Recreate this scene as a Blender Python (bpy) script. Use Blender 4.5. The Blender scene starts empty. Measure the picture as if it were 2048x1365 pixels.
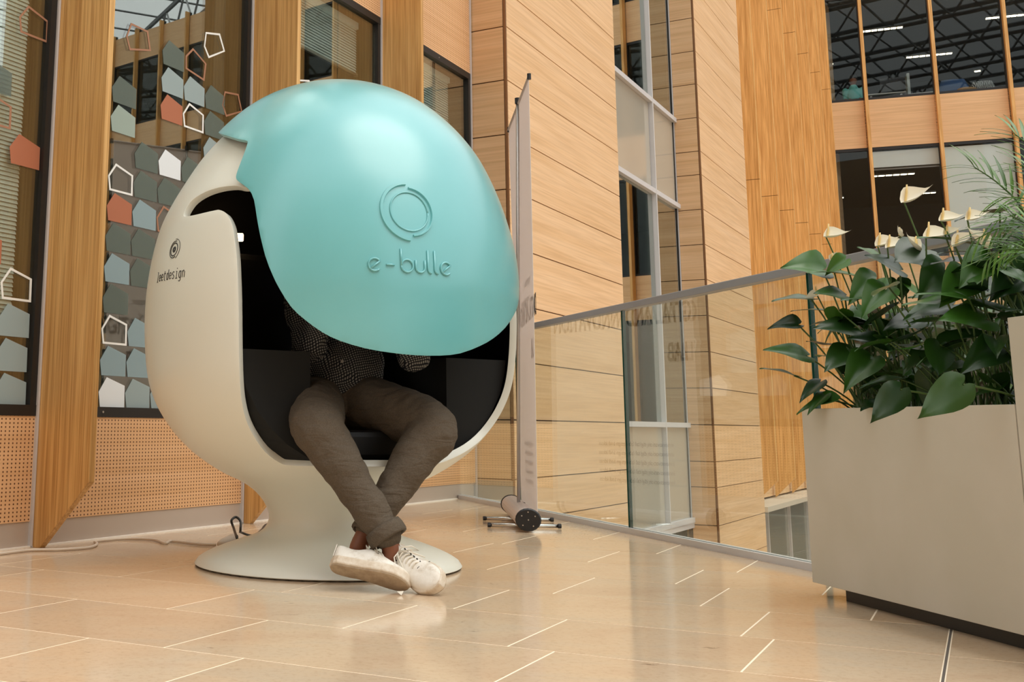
import bpy, bmesh, math, random
from mathutils import Vector, Matrix
from mathutils.geometry import delaunay_2d_cdt
random.seed(7)
C = bpy.context.scene.collection
PI = math.pi
V = Vector
# ---------------------------------------------------------------- camera
F_, PX, PY = 2317.0, 619.3, 425.7          # focal length and principal point of the (cropped) photograph, 2048x1365
PITCH, ROLL, CAMH = 0.18056, -0.01196, 0.52
cp, sp, cr, sr = math.cos(PITCH), math.sin(PITCH), math.cos(ROLL), math.sin(ROLL)
W2C = Matrix(((cr, sr, 0), (-sr, cr, 0), (0, 0, 1))) @ Matrix(((1, 0, 0), (0, sp, -cp), (0, cp, sp)))
O = V((0, 0, CAMH))
cam_d = bpy.data.cameras.new('camera'); cam = bpy.data.objects.new('camera', cam_d); C.objects.link(cam)
Rc = W2C.transposed()
cam.matrix_world = Matrix.Translation(O) @ Matrix((( Rc[0][0], -Rc[0][1], -Rc[0][2]), (Rc[1][0], -Rc[1][1], -Rc[1][2]), (Rc[2][0], -Rc[2][1], -Rc[2][2]))).to_4x4()
cam_d.sensor_width = 36; cam_d.lens = F_ / 2048 * 36
cam_d.shift_x = (1024 - PX) / 2048; cam_d.shift_y = (PY - 682.5) / 2048
cam_d.clip_start = .05; cam_d.clip_end = 300
S = bpy.context.scene
S.camera = cam
# ---------------------------------------------------------------- world, light, exposure
w = bpy.data.worlds.new('world'); S.world = w; w.use_nodes = True
nt = w.node_tree; bg = nt.nodes['Background']
tc = nt.nodes.new('ShaderNodeTexCoord'); sx = nt.nodes.new('ShaderNodeSeparateXYZ'); rp = nt.nodes.new('ShaderNodeValToRGB')
nt.links.new(tc.outputs['Generated'], sx.inputs[0]); nt.links.new(sx.outputs[2], rp.inputs[0]); nt.links.new(rp.outputs[0], bg.inputs[0])
rp.color_ramp.elements[0].position = 0.0; rp.color_ramp.elements[0].color = (.50, .52, .52, 1)
rp.color_ramp.elements[1].position = 0.9; rp.color_ramp.elements[1].color = (1.25, 1.25, 1.22, 1)
bg.inputs[1].default_value = 1.8
sun_d = bpy.data.lights.new('hazy_sun', 'SUN'); sun = bpy.data.objects.new('hazy_sun', sun_d); C.objects.link(sun)
sun_d.energy = 1.7; sun_d.angle = math.radians(42); sun_d.color = (1.0, .95, .86)
sun.rotation_euler = V((.38, -.25, .90)).to_track_quat('Z', 'Y').to_euler()
S.view_settings.view_transform = 'Standard'; S.view_settings.look = 'None'; S.view_settings.gamma = 1
S.view_settings.use_curve_mapping = False; S.view_settings.exposure = -0.08
S.cycles.max_bounces = 10; S.cycles.transparent_max_bounces = 24; S.cycles.glossy_bounces = 6; S.cycles.diffuse_bounces = 5
S.cycles.sample_clamp_indirect = 6
# ---------------------------------------------------------------- helpers
def ray(x, y): return Rc @ V(((x - PX) / F_, (y - PY) / F_, 1))
def gnd(x, y, z=0):
    d = ray(x, y); return O + d * ((z - CAMH) / d.z)
def vplane(x, y, p, yaw):
    n = V((math.cos(yaw), -math.sin(yaw), 0)); d = ray(x, y); return O + d * ((p - O).dot(n) / d.dot(n))
def atY(x, y, Y):
    d = ray(x, y); return O + d * (Y / d.y)
def lin(c):
    return tuple((v / 255 / 12.92 if v / 255 <= .04045 else ((v / 255 + .055) / 1.055) ** 2.4) for v in c) + (1,)

def empty(name, loc, parent=None):
    o = bpy.data.objects.new(name, None); C.objects.link(o); o.location = loc; o.empty_display_size = .1
    if parent: o.parent = parent; o.location = V(loc) - wloc(parent)
    return o
def wloc(o):
    l = V((0, 0, 0))
    while o: l += V(o.location); o = o.parent
    return l
def thing(name, label, cat, loc=(0, 0, 0), group=None):
    o = empty(name, loc); return tag(o, label, cat, group)
def tag(o, label, cat, group=None, kind=None):
    o['label'] = label; o['category'] = cat
    if group: o['group'] = group
    if kind: o['kind'] = kind
    return o
class MB:
    def __init__(s): s.v = []; s.f = []; s.m = []; s.cur = 0
    def box(s, a, b):
        x0, y0, z0 = a; x1, y1, z1 = b
        return s.hexa([(x0, y0, z0), (x1, y0, z0), (x1, y1, z0), (x0, y1, z0), (x0, y0, z1), (x1, y0, z1), (x1, y1, z1), (x0, y1, z1)])
    def hexa(s, p):
        k = len(s.v); s.v += [tuple(q) for q in p]
        for f in ((3, 2, 1, 0), (4, 5, 6, 7), (0, 1, 5, 4), (1, 2, 6, 5), (2, 3, 7, 6), (3, 0, 4, 7)):
            s.f.append(tuple(k + i for i in f)); s.m.append(s.cur)
        return s
    def prism(s, poly, off):           # poly: 3-D polygon, off: extrusion vector
        k = len(s.v); n = len(poly); off = V(off); s.v += [tuple(p) for p in poly] + [tuple(V(p) + off) for p in poly]
        s.f.append(tuple(range(k, k + n))); s.f.append(tuple(range(k + 2 * n - 1, k + n - 1, -1)))
        for i in range(n): j = (i + 1) % n; s.f.append((k + i, k + n + i, k + n + j, k + j))
        s.m += [s.cur] * (n + 2); return s
    def tube(s, pts, r, n=8, cap=True, closed=False):
        pts = [V(p) for p in pts]; N = len(pts); rr = r if hasattr(r, '__len__') else [r] * N
        k = len(s.v); up = None
        for i, p in enumerate(pts):
            if closed: t = (pts[(i + 1) % N] - pts[i - 1])
            else: t = pts[min(i + 1, N - 1)] - pts[max(i - 1, 0)]
            if t.length < 1e-9: t = V((0, 0, 1))
            t.normalize()
            if up is None: up = V((0, 0, 1)) if abs(t.z) < .9 else V((1, 0, 0))
            a = (up - t * up.dot(t))
            if a.length < 1e-6: a = t.orthogonal()
            a.normalize(); b = t.cross(a); up = a
            for j in range(n):
                an = 2 * PI * j / n; s.v.append(tuple(p + (a * math.cos(an) + b * math.sin(an)) * rr[i]))
        for i in range(N if closed else N - 1):
            i2 = (i + 1) % N
            for j in range(n):
                j2 = (j + 1) % n; s.f.append((k + i * n + j, k + i * n + j2, k + i2 * n + j2, k + i2 * n + j)); s.m.append(s.cur)
        if cap and not closed:
            s.f.append(tuple(k + j for j in range(n - 1, -1, -1))); s.f.append(tuple(k + (N - 1) * n + j for j in range(n))); s.m += [s.cur] * 2
        return s
    def ball(s, c, r, n=12, m=8, sc=(1, 1, 1)):
        c = V(c); k = len(s.v)
        for i in range(1, m):
            a = PI * i / m
            for j in range(n):
                b = 2 * PI * j / n; s.v.append((c.x + r * sc[0] * math.sin(a) * math.cos(b), c.y + r * sc[1] * math.sin(a) * math.sin(b), c.z + r * sc[2] * math.cos(a)))
        t = len(s.v); s.v.append((c.x, c.y, c.z + r * sc[2])); s.v.append((c.x, c.y, c.z - r * sc[2]))
        for i in range(m - 2):
            for j in range(n):
                j2 = (j + 1) % n; s.f.append((k + i * n + j, k + (i + 1) * n + j, k + (i + 1) * n + j2, k + i * n + j2)); s.m.append(s.cur)
        for j in range(n):
            j2 = (j + 1) % n; s.f.append((t, k + j, k + j2)); s.f.append((t + 1, k + (m - 2) * n + j2, k + (m - 2) * n + j)); s.m += [s.cur] * 2
        return s
    def rings(s, rings, cap=True):     # loft of closed rings of equal count
        n = len(rings[0]); k = len(s.v)
        for r in rings: s.v += [tuple(p) for p in r]
        for i in range(len(rings) - 1):
            for j in range(n):
                j2 = (j + 1) % n; s.f.append((k + i * n + j, k + i * n + j2, k + (i + 1) * n + j2, k + (i + 1) * n + j)); s.m.append(s.cur)
        if cap:
            s.f.append(tuple(k + j for j in range(n - 1, -1, -1))); s.f.append(tuple(k + (len(rings) - 1) * n + j for j in range(n))); s.m += [s.cur] * 2
        return s
    def mesh(s, name, off=V((0, 0, 0)), mats=(), smooth=False):
        me = bpy.data.meshes.new(name); me.from_pydata([(a - off.x, b - off.y, c - off.z) for a, b, c in s.v], [], s.f)
        for m in mats: me.materials.append(m)
        me.polygons.foreach_set('material_index', s.m)
        if smooth: me.polygons.foreach_set('use_smooth', [True] * len(s.f))
        me.update(); return me
    def build(s, name, mat, parent=None, smooth=False, bevel=0, fix=False):
        off = wloc(parent) if parent else V((0, 0, 0))
        mats = mat if isinstance(mat, (list, tuple)) else [mat]
        me = s.mesh(name, off, mats, smooth)
        if fix:
            bm = bmesh.new(); bm.from_mesh(me); bmesh.ops.recalc_face_normals(bm, faces=bm.faces); bm.to_mesh(me); bm.free()
        o = bpy.data.objects.new(name, me); C.objects.link(o)
        if parent: o.parent = parent
        if bevel:
            b = o.modifiers.new('bevel', 'BEVEL'); b.width = bevel; b.segments = 2; b.limit_method = 'ANGLE'
        return o
def struct(o): o['kind'] = 'structure'; return o
# ---------------------------------------------------------------- materials
class Mat:
    def __init__(s, name, col=(128, 128, 128), rough=.5, metal=0, spec=.5):
        s.m = bpy.data.materials.new(name); s.m.use_nodes = True; s.t = s.m.node_tree; s.b = s.t.nodes['Principled BSDF']
        s.b.inputs['Base Color'].default_value = lin(col); s.b.inputs['Roughness'].default_value = rough
        s.b.inputs['Metallic'].default_value = metal; s.b.inputs['Specular IOR Level'].default_value = spec
        s.m.diffuse_color = lin(col)
    def n(s, t, **k):
        x = s.t.nodes.new(t)
        for a, b in k.items(): setattr(x, a, b)
        return x
    def l(s, a, b): s.t.links.new(a, b)
    def coords(s, basis=None, scale=(1, 1, 1)):      # world coordinates turned into a wall's own (along, out, up) frame
        g = s.n('ShaderNodeNewGeometry'); out = g.outputs['Position']
        if basis is not None:
            r = s.n('ShaderNodeVectorRotate', rotation_type='Z_AXIS'); r.inputs['Angle'].default_value = basis; s.l(out, r.inputs['Vector']); out = r.outputs[0]
        m = s.n('ShaderNodeMapping'); m.inputs['Scale'].default_value = scale; s.l(out, m.inputs[0]); return m.outputs[0]
    def noise(s, vec, scale, detail=3, rough=.5, dist=0):
        x = s.n('ShaderNodeTexNoise'); x.inputs['Scale'].default_value = scale; x.inputs['Detail'].default_value = detail
        x.inputs['Roughness'].default_value = rough; x.inputs['Distortion'].default_value = dist; s.l(vec, x.inputs[0]); return x.outputs[0]
    def ramp(s, fac, stops):
        r = s.n('ShaderNodeValToRGB'); e = r.color_ramp.elements
        while len(e) < len(stops): e.new(.5)
        for i, (p, c) in enumerate(stops): e[i].position = p; e[i].color = lin(c)
        s.l(fac, r.inputs[0]); return r.outputs[0]
    def mix(s, fac, a, b, mode='MIX'):
        x = s.n('ShaderNodeMix', data_type='RGBA', blend_type=mode)
        if isinstance(fac, (int, float)): x.inputs[0].default_value = fac
        else: s.l(fac, x.inputs[0])
        for v, i in ((a, 6), (b, 7)):
            if isinstance(v, tuple): x.inputs[i].default_value = v
            else: s.l(v, x.inputs[i])
        return x.outputs[2]
    def math(s, op, a, b=None):
        x = s.n('ShaderNodeMath', operation=op)
        for v, i in ((a, 0), (b, 1)):
            if v is None: continue
            if isinstance(v, (int, float)): x.inputs[i].default_value = v
            else: s.l(v, x.inputs[i])
        return x.outputs[0]
    def color(s, c): s.l(c, s.b.inputs['Base Color'])
    def bump(s, h, strength=.2, dist=.01):
        b = s.n('ShaderNodeBump'); b.inputs['Strength'].default_value = strength; b.inputs['Distance'].default_value = dist
        s.l(h, b.inputs['Height']); s.l(b.outputs[0], s.b.inputs['Normal'])
def plain(name, col, rough=.5, metal=0, spec=.5): return Mat(name, col, rough, metal, spec).m

D1 = .55831; BY = -1.18622
u_ = V((math.sin(D1), math.cos(D1), 0)); n_ = V((math.cos(D1), -math.sin(D1), 0)); o_ = V((-1.239, 4.871, 0))
def FP(s, d, z): return o_ + u_ * s + n_ * d + V((0, 0, z))
FROT = D1 - PI / 2      # rotates world about Z so that u_ -> +X
oB = atY(1740, 300, 26.6); oB.z = 0
uB = V((-math.sin(BY), -math.cos(BY), 0)); nB = V((uB.y, -uB.x, 0))      # nB points to the camera side
def BP(t, d, z): return oB + uB * t + nB * d + V((0, 0, z))

def wood_planks(name, a, b, rot, along='x', rough=.45, scale=1.0, fine=60, spec=.35):
    m = Mat(name, a, rough, 0, spec)
    sc = {'x': (.35, 8, 9), 'z': (9, 9, .35), 'y': (8, .35, 9)}[along]
    v = m.coords(rot, sc); n1 = m.noise(v, 1.3 * scale, 3, .6, .4)
    v2 = m.coords(rot, {'x': (1.2, fine, fine), 'z': (fine, fine, 1.2), 'y': (fine, 1.2, fine)}[along]); n2 = m.noise(v2, 1.0, 2)
    c = m.ramp(n1, [(.3, a), (.7, b)]); d = m.ramp(n2, [(.35, (225, 220, 214)), (.6, (255, 255, 255))])
    m.color(m.mix(.5, c, d, 'MULTIPLY')); m.bump(n2, .08, .002); return m.m
M_panel = wood_planks('beech_laminate', (238, 203, 163), (227, 188, 143), FROT)
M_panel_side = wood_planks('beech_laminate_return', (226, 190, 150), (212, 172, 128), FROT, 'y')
M_panelB = wood_planks('beech_laminate_far', (234, 196, 152), (224, 184, 138), math.atan2(-uB.y, uB.x), scale=.6)
def oak(name, rot):
    m = Mat(name, (190, 134, 70), .42, 0, .4)
    v = m.coords(rot, (14, 14, .5)); n1 = m.noise(v, 1.5, 4, .6, 1.2)
    v2 = m.coords(rot, (150, 150, 1.6)); n2 = m.noise(v2, 1.0, 3, .6)
    v3 = m.coords(rot, (1, 1, .05)); n3 = m.noise(v3, 30, 2)
    c = m.ramp(n1, [(.25, (208, 162, 98)), (.5, (226, 182, 118)), (.78, (234, 194, 132))])
    d = m.ramp(n2, [(.36, (206, 190, 170)), (.56, (255, 255, 255))])
    c = m.mix(.75, c, d, 'MULTIPLY'); e = m.ramp(n3, [(.35, (228, 218, 205)), (.65, (255, 255, 255))])
    m.color(m.mix(.8, c, e, 'MULTIPLY')); m.bump(n2, .15, .002); return m.m
M_oak = oak('oiled_oak', FROT)
M_oakB = oak('oiled_oak_far', 0)
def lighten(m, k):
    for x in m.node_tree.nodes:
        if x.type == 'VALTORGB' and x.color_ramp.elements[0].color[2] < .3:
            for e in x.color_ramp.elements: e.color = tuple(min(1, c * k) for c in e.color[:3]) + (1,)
M_oakL = oak('lit_oiled_oak', FROT); lighten(M_oakL, 1.2); lighten(M_oakB, 1.15)  # same oak for the far fins, their brighter light put into the colour
def perforated():
    m = Mat('perforated_beech', (216, 164, 115), .5, 0, .3)
    v = m.coords(FROT, (1, 1, 1)); sp_ = m.n('ShaderNodeSeparateXYZ'); m.l(v, sp_.inputs[0])
    P = .0165; Q = .0225
    fx = m.math('SUBTRACT', m.math('FRACT', m.math('DIVIDE', m.math('ADD', sp_.outputs[0], 100), Q)), .5)
    fz = m.math('SUBTRACT', m.math('FRACT', m.math('DIVIDE', m.math('ADD', sp_.outputs[2], 100), P)), .5)
    r = m.math('ADD', m.math('MULTIPLY', m.math('MULTIPLY', fx, fx), (Q / P) ** 2), m.math('MULTIPLY', fz, fz))
    hole = m.math('LESS_THAN', r, .055)
    n1 = m.noise(m.coords(FROT, (.5, 8, 30)), 1.5, 3)
    c = m.ramp(n1, [(.3, (226, 182, 138)), (.7, (214, 168, 122))])
    m.color(m.mix(hole, c, lin((98, 62, 40)))); return m.m
M_perf = perforated()
def stone():
    m = Mat('honed_limestone', (220, 190, 155), .16, 0, .5)
    oi = m.n('ShaderNodeObjectInfo'); g = m.n('ShaderNodeNewGeometry')
    ad = m.n('ShaderNodeVectorMath', operation='ADD'); sc = m.n('ShaderNodeVectorMath', operation='SCALE')
    cmb = m.n('ShaderNodeCombineXYZ'); m.l(oi.outputs['Random'], cmb.inputs[0]); m.l(oi.outputs['Random'], cmb.inputs[1]); m.l(cmb.outputs[0], sc.inputs[0]); sc.inputs['Scale'].default_value = 37
    m.l(g.outputs['Position'], ad.inputs[0]); m.l(sc.outputs[0], ad.inputs[1]); v = ad.outputs[0]
    mp = m.n('ShaderNodeMapping'); mp.inputs['Rotation'].default_value = (0, 0, .52); mp.inputs['Scale'].default_value = (1, 2.2, 1); m.l(v, mp.inputs[0])
    n1 = m.noise(mp.outputs[0], 2.2, 4, .6, .6); n2 = m.noise(v, 60, 3, .7); n3 = m.noise(mp.outputs[0], 13, 4, .7, .3)
    c = m.ramp(n1, [(.28, (211, 188, 164)), (.5, (218, 199, 175)), (.75, (209, 196, 178))])
    c = m.mix(.5, c, m.ramp(oi.outputs['Random'], [(0, (226, 208, 186)), (.35, (255, 236, 212)), (.7, (238, 232, 220)), (1, (246, 226, 200))]), 'MULTIPLY')
    c = m.mix(.5, c, m.ramp(n2, [(.3, (226, 218, 208)), (.5, (255, 255, 255))]), 'MULTIPLY')
    sv = m.ramp(n3, [(.26, (120, 92, 66)), (.34, (255, 255, 255))])
    m.color(m.mix(.6, c, sv, 'MULTIPLY'))
    rr = m.n('ShaderNodeMapRange'); m.l(n3, rr.inputs[0]); rr.inputs[3].default_value = .07; rr.inputs[4].default_value = .17; m.l(rr.outputs[0], m.b.inputs['Roughness'])
    return m.m
M_stone = stone()
M_grout = plain('cream_grout', (250, 238, 216), .6)
M_grey_joint = plain('grey_expansion_joint', (98, 92, 88), .6)
M_white = plain('white_lacquer', (228, 231, 222), .32)
M_gasket = plain('dark_gasket', (60, 52, 42), .7)
def teal():
    m = Mat('pale_turquoise_lacquer', (136, 205, 201), .3, 0, .5)
    n = m.noise(m.coords(None), 5, 2); m.color(m.ramp(n, [(.3, (108, 187, 193)), (.7, (112, 190, 196))]))
    m.b.inputs['Coat Weight'].default_value = .8; m.b.inputs['Coat Roughness'].default_value = .26; return m.m
M_teal = teal()
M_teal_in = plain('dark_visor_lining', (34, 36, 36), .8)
M_black_in = plain('black_pod_lining', (14, 13, 12), .85, 0, .2)
M_print = plain('black_print', (40, 38, 36), .5)
M_felt = plain('charcoal_felt', (36, 37, 37), .9, 0, .2)
M_leather = plain('black_leather', (24, 24, 25), .38)
M_steel = plain('brushed_steel', (196, 196, 196), .3, .9)
M_rail = plain('grey_anodised_rail', (150, 152, 157), .42, .2)
M_alu = plain('grey_aluminium', (206, 205, 208), .4, .1)
M_base = plain('skirting_steel', (188, 174, 162), .3, .1)
M_blackf = plain('black_window_frame', (30, 29, 29), .45)
M_dark = plain('dark_joint', (70, 45, 28), .8)
M_brown_edge = plain('brown_corner_strip', (132, 92, 58), .5, .1)
M_seal = plain('white_sealant', (240, 234, 224), .5)
def planter_m():
    m = Mat('stone_grey_lacquer', (206, 196, 178), .42, 0, .4); n = m.noise(m.coords(None), 3, 3, .6)
    m.color(m.ramp(n, [(.35, (202, 196, 181)), (.65, (208, 202, 189))])); return m.m
M_planter = planter_m()
M_soil = plain('dark_soil', (40, 32, 25), .9)
M_bannerb = plain('grey_banner_back', (238, 228, 226), .8)
M_bannerf = plain('white_banner_front', (245, 242, 236), .7)
M_text = plain('dark_banner_text', (45, 45, 50), .7)
M_shell_alu = plain('satin_aluminium', (224, 214, 212), .42, .2)
M_cap = plain('black_end_cap', (28, 31, 36), .4)
M_chrome = plain('chrome', (225, 225, 225), .14, 1)
def glass(name, tint, r0, rough=0.0, opaq=0.0):
    m = bpy.data.materials.new(name); m.use_nodes = True; t = m.node_tree
    for x in list(t.nodes): t.nodes.remove(x)
    out = t.nodes.new('ShaderNodeOutputMaterial'); mx = t.nodes.new('ShaderNodeMixShader'); tr = t.nodes.new('ShaderNodeBsdfTransparent'); gl = t.nodes.new('ShaderNodeBsdfGlossy')
    tr.inputs[0].default_value = tint; gl.inputs['Roughness'].default_value = rough; gl.inputs[0].default_value = (.95, 1, .98, 1)
    lw = t.nodes.new('ShaderNodeLayerWeight'); lw.inputs[0].default_value = .5
    pw = t.nodes.new('ShaderNodeMath'); pw.operation = 'POWER'; pw.inputs[1].default_value = 4.0
    t.links.new(lw.outputs['Facing'], pw.inputs[0])
    mr = t.nodes.new('ShaderNodeMapRange'); mr.inputs[3].default_value = r0; mr.inputs[4].default_value = 1; t.links.new(pw.outputs[0], mr.inputs[0])
    t.links.new(mr.outputs[0], mx.inputs[0]); t.links.new(tr.outputs[0], mx.inputs[1]); t.links.new(gl.outputs[0], mx.inputs[2]); t.links.new(mx.outputs[0], out.inputs[0])
    m.diffuse_color = (tint[0], tint[1], tint[2], .4)
    return m
M_wglass = glass('window_glass', (.86, .89, .86, 1), .2)
M_bglass = glass('far_window_glass', (.88, .9, .9, 1), .02)
M_rglass = glass('railing_glass', (.93, .96, .94, 1), .055)
M_redge = plain('green_glass_edge', (28, 74, 62), .15)
def film(name, col, a=.85):
    m = Mat(name, col, .45, 0, .3); m.b.inputs['Alpha'].default_value = a; return m.m
FILM = {'W': film('white_film', (232, 238, 242), .95), 'B': film('blue_grey_film', (150, 172, 178), .85), 'G': film('pale_grey_film', (165, 182, 184), .8),
        'D': film('dark_grey_green_film', (112, 124, 116), .6), 'C': film('copper_film', (178, 112, 84), .97), 'L': film('light_green_grey_film', (168, 184, 174), .8),
        'w': film('white_outline_film', (240, 240, 236), 1), 'c': film('copper_outline_film', (168, 122, 96), .95)}
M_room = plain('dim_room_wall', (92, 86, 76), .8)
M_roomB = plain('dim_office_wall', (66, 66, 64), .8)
M_slat = plain('pale_blind_slat', (244, 252, 252), .5)
M_steelroof = plain('roof_steel', (120, 124, 126), .5, .3)
def emis(name, col, st):
    m = Mat(name, (255, 255, 255)); m.b.inputs['Emission Color'].default_value = lin(col); m.b.inputs['Emission Strength'].default_value = st; return m.m
M_tube = emis('lit_strip_lamp', (255, 240, 205), 5)
M_glow = emis('warm_lit_lamp', (255, 214, 160), 14)
# ================================================================ SETTING
# ---- floor: tiles laid in courses on a cream grout bed
T1 = .5216; ta = V((math.sin(T1), math.cos(T1), 0)); tb = V((math.cos(T1), -math.sin(T1), 0))
rail_a = V((1.105, 8.72, 0)); rail_b = V((1.912, 4.545, 0)); rdir = (rail_b - rail_a).normalized()
rail_far = rail_b + rdir * 14
poly = [V((*FP(-14, 0, 0).xy,)), V((1.15, 8.70)), V((*rail_far.xy,)), V((-8.6, rail_far.y))]
floor = struct(MB().prism([(p[0], p[1], -.35) for p in poly], (0, 0, .3494)).build('floor', M_grout, fix=True))
def clip(P_, a, b):      # keep the part of polygon P_ left of line a->b
    out = []
    for i in range(len(P_)):
        p, q = P_[i], P_[(i + 1) % len(P_)]
        sp1 = (b[0] - a[0]) * (p[1] - a[1]) - (b[1] - a[1]) * (p[0] - a[0]); sq = (b[0] - a[0]) * (q[1] - a[1]) - (b[1] - a[1]) * (q[0] - a[0])
        if sp1 >= 0: out.append(p)
        if sp1 * sq < 0:
            t = sp1 / (sp1 - sq); out.append((p[0] + (q[0] - p[0]) * t, p[1] + (q[1] - p[1]) * t))
    return out
orient = sum((poly[i][0] * poly[(i + 1) % 4][1] - poly[(i + 1) % 4][0] * poly[i][1]) for i in range(4))
cl = [(p[0], p[1]) for p in poly]
if orient < 0: cl = cl[::-1]
known = {4: [-1.934, -1.485], 5: [-2.378, -1.71, -.918], 6: [-2.935, -2.05, -1.484, -1.034, -.5], 7: [-3.17, -2.6, -1.95, -1.371, -.58], 8: [-1.227, -.775, -.315],
         9: [-2.2, -1.63, -.951, -.491], 10: [-1.96, -1.39, -.832], 11: [-2.5, -1.92, -1.236], 12: [-2.3, -1.64], 15: [-2.88]}
EXPJ = -.1175; g = .0026
rt = random.Random(3)
for k in range(-4, 21):
    a0 = 2.312 + (k - 5) * .4665; a1 = a0 + .4665
    js = list(known.get(k, [])) or [-1.2 + rt.uniform(-.3, .3)]
    js.sort()
    while js[0] > -8: js.insert(0, js[0] - rt.choice([.45, .57, .67, .79, .68]))
    while js[-1] < EXPJ - .75: js.append(js[-1] + rt.choice([.45, .57, .67]))
    js = [j for j in js if j < EXPJ - .1] + [EXPJ]
    while js[-1] < 3.5: js.append(js[-1] + rt.choice([.57, .67, .79, .9]))
    for b0, b1 in zip(js[:-1], js[1:]):
        gg0 = .0058 if b0 == EXPJ else g; gg1 = .0058 if b1 == EXPJ else g
        q = [ta * (a0 + g) + tb * (b0 + gg0), ta * (a1 - g) + tb * (b0 + gg0), ta * (a1 - g) + tb * (b1 - gg1), ta * (a0 + g) + tb * (b1 - gg1)]
        q = [(p.x, p.y) for p in q][::-1]
        if min(p[1] for p in q) < -1.5: continue
        for i in range(4):
            if len(q) < 3: break
            q = clip(q, cl[i], cl[(i + 1) % 4])
        if len(q) < 3: continue
        cx = sum(p[0] for p in q) / len(q)
        if abs(cx) > 6: continue
        MB().prism([(p[0], p[1], 0) for p in q], (0, 0, -.012)).build('tile', M_stone, floor, fix=True)
p0 = ta * -.5 + tb * EXPJ; p1 = ta * 4.6 + tb * EXPJ; w3 = tb * .0028
MB().hexa([p0 - w3 + V((0, 0, -.01)), p1 - w3 + V((0, 0, -.01)), p1 + w3 + V((0, 0, -.01)), p0 + w3 + V((0, 0, -.01)), p0 - w3, p1 - w3, p1 + w3, p0 + w3]).build('expansion_joint', M_grey_joint, floor)
# lower hall floor far beneath the gallery
struct(MB().box((-14, -14, -8.3), (60, 60, -8)).build('floor_lower', plain('lower_floor', (190, 165, 135), .4)))

# ---- left facade
def fbox(mb, s0, s1, d0, d1, z0, z1):
    return mb.hexa([FP(s0, d0, z0), FP(s1, d0, z0), FP(s1, d1, z0), FP(s0, d1, z0), FP(s0, d0, z1), FP(s1, d0, z1), FP(s1, d1, z1), FP(s0, d1, z1)])
def fobj(name, mat, parent, *b, **k):
    return fbox(MB(), *b).build(name, mat, parent, **k)
PER = 3.80
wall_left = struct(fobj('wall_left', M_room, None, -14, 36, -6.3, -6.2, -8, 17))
wl = wall_left
fins_s = [-2.89, -1.36, .17, 1.70, 3.24]
edges = [-2.89, -1.36, .17, 1.70, 3.24, 4.735]
levels = [0, 1, 2, 3]
wn = 0
win_par = {}
for k in levels:
    zb = .56 + PER * k; zt = 3.28 + PER * k
    for i in range(5):
        s0, s1 = edges[i] + .03, edges[i + 1]
        zsp = zb - .455 if k == 0 else zb - 1.08
        fobj('perforated_panel', M_perf, wl, s0 + .002, s1 - .012, -.03, 0, zsp, zb - .02)
        wn += 1
        wdw = struct(empty('window_%d' % wn, FP((s0 + s1) / 2, 0, zb))); win_par[(i, k)] = wdw
        f = MB(); fbox(f, s0, s1, -.05, .004, zb - .02, zb + .026); fbox(f, s0, s1, -.05, .004, zt - .05, zt)
        fbox(f, s0, s0 + .03, -.05, .002, zb + .026, zt - .05); fbox(f, s1 - .05, s1 - .006, -.05, .002, zb + .026, zt - .05)
        f.build('frame', M_blackf, wdw)
        fobj('pane', M_wglass, wdw, s0 + .03, s1 - .05, -.03, -.02, zb + .026, zt - .05)
        for q in (.25, .6):
            c = FP(s0 + (s1 - s0) * q, .004, zb + .003)
            MB().tube([c, c + n_ * .003], .0055, 8).build('screw', M_steel, wdw)
            c = FP(s0 + (s1 - s0) * q, .004, zt - .026); MB().tube([c, c + n_ * .003], .0055, 8).build('screw', M_steel, wdw)
    # room behind the glazing: floor/ceiling slab and cross walls
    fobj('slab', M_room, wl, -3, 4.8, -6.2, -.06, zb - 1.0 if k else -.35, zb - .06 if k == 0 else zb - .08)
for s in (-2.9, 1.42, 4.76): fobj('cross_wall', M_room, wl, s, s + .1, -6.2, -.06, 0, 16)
bb = struct(fobj('baseboard_left', M_base, None, -3, 4.70, -.03, -.004, 0, .104))
struct(fobj('trim_20', M_seal, None, -3, 4.70, -.004, .012, -.01, .006))
# grey edge strips and oak fins
nf = 0
for s in fins_s:
    nf += 1
    t = struct(empty('trim_%d' % nf, FP(s, 0, 0)))
    pr = [FP(s, .0, .0), FP(s, .05, 0.0), FP(s, .305, .275), FP(s, .305, 16), FP(s, 0, 16)]
    MB().prism(pr, u_ * .036).build('fin_board', M_oak, t, bevel=.002, fix=True)
    fobj('edge_strip', M_alu, t, s - .014, s - .002, -.03, .012, 0, 16)
# last grey strip before the panel column
struct(fobj('trim_21', M_alu, None, 4.722, 4.734, -.03, .012, 0, 16))
# panelled columns
jz = [.135 + PER * k + j for k in range(-2, 4) for j in (0, .433, .87, 1.305, 1.745, 2.185, 2.62, 3.06, 3.50)]
jz = [z for z in jz if -7.8 < z < 16.2]
def column(name, s0, s1, dd=.30):
    core = struct(fobj(name, M_dark, None, s0 + .012, s1 - .012, -.05, dd - .012, -8, 16))
    for z0, z1 in zip(jz[:-1], jz[1:]):
        z0 += .0045; z1 -= .0045
        fobj('panel', M_panel_side, core, s0, s0 + .012, 0, dd - .024, z0, z1)        # side facing the camera
        fobj('panel', M_panel, core, s0 + .022, s1, dd - .012, dd, z0, z1)       # front
        fobj('panel', M_panel, core, s1 - .012, s1, 0, dd - .012, z0, z1)
    fobj('corner_strip', M_brown_edge, core, s0 - .001, s0 + .012, dd - .018, dd + .001, -8, 16)
    return core
column('wall_center', 4.745, 7.60)
column('wall_right', 11.04, 13.76)
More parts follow.
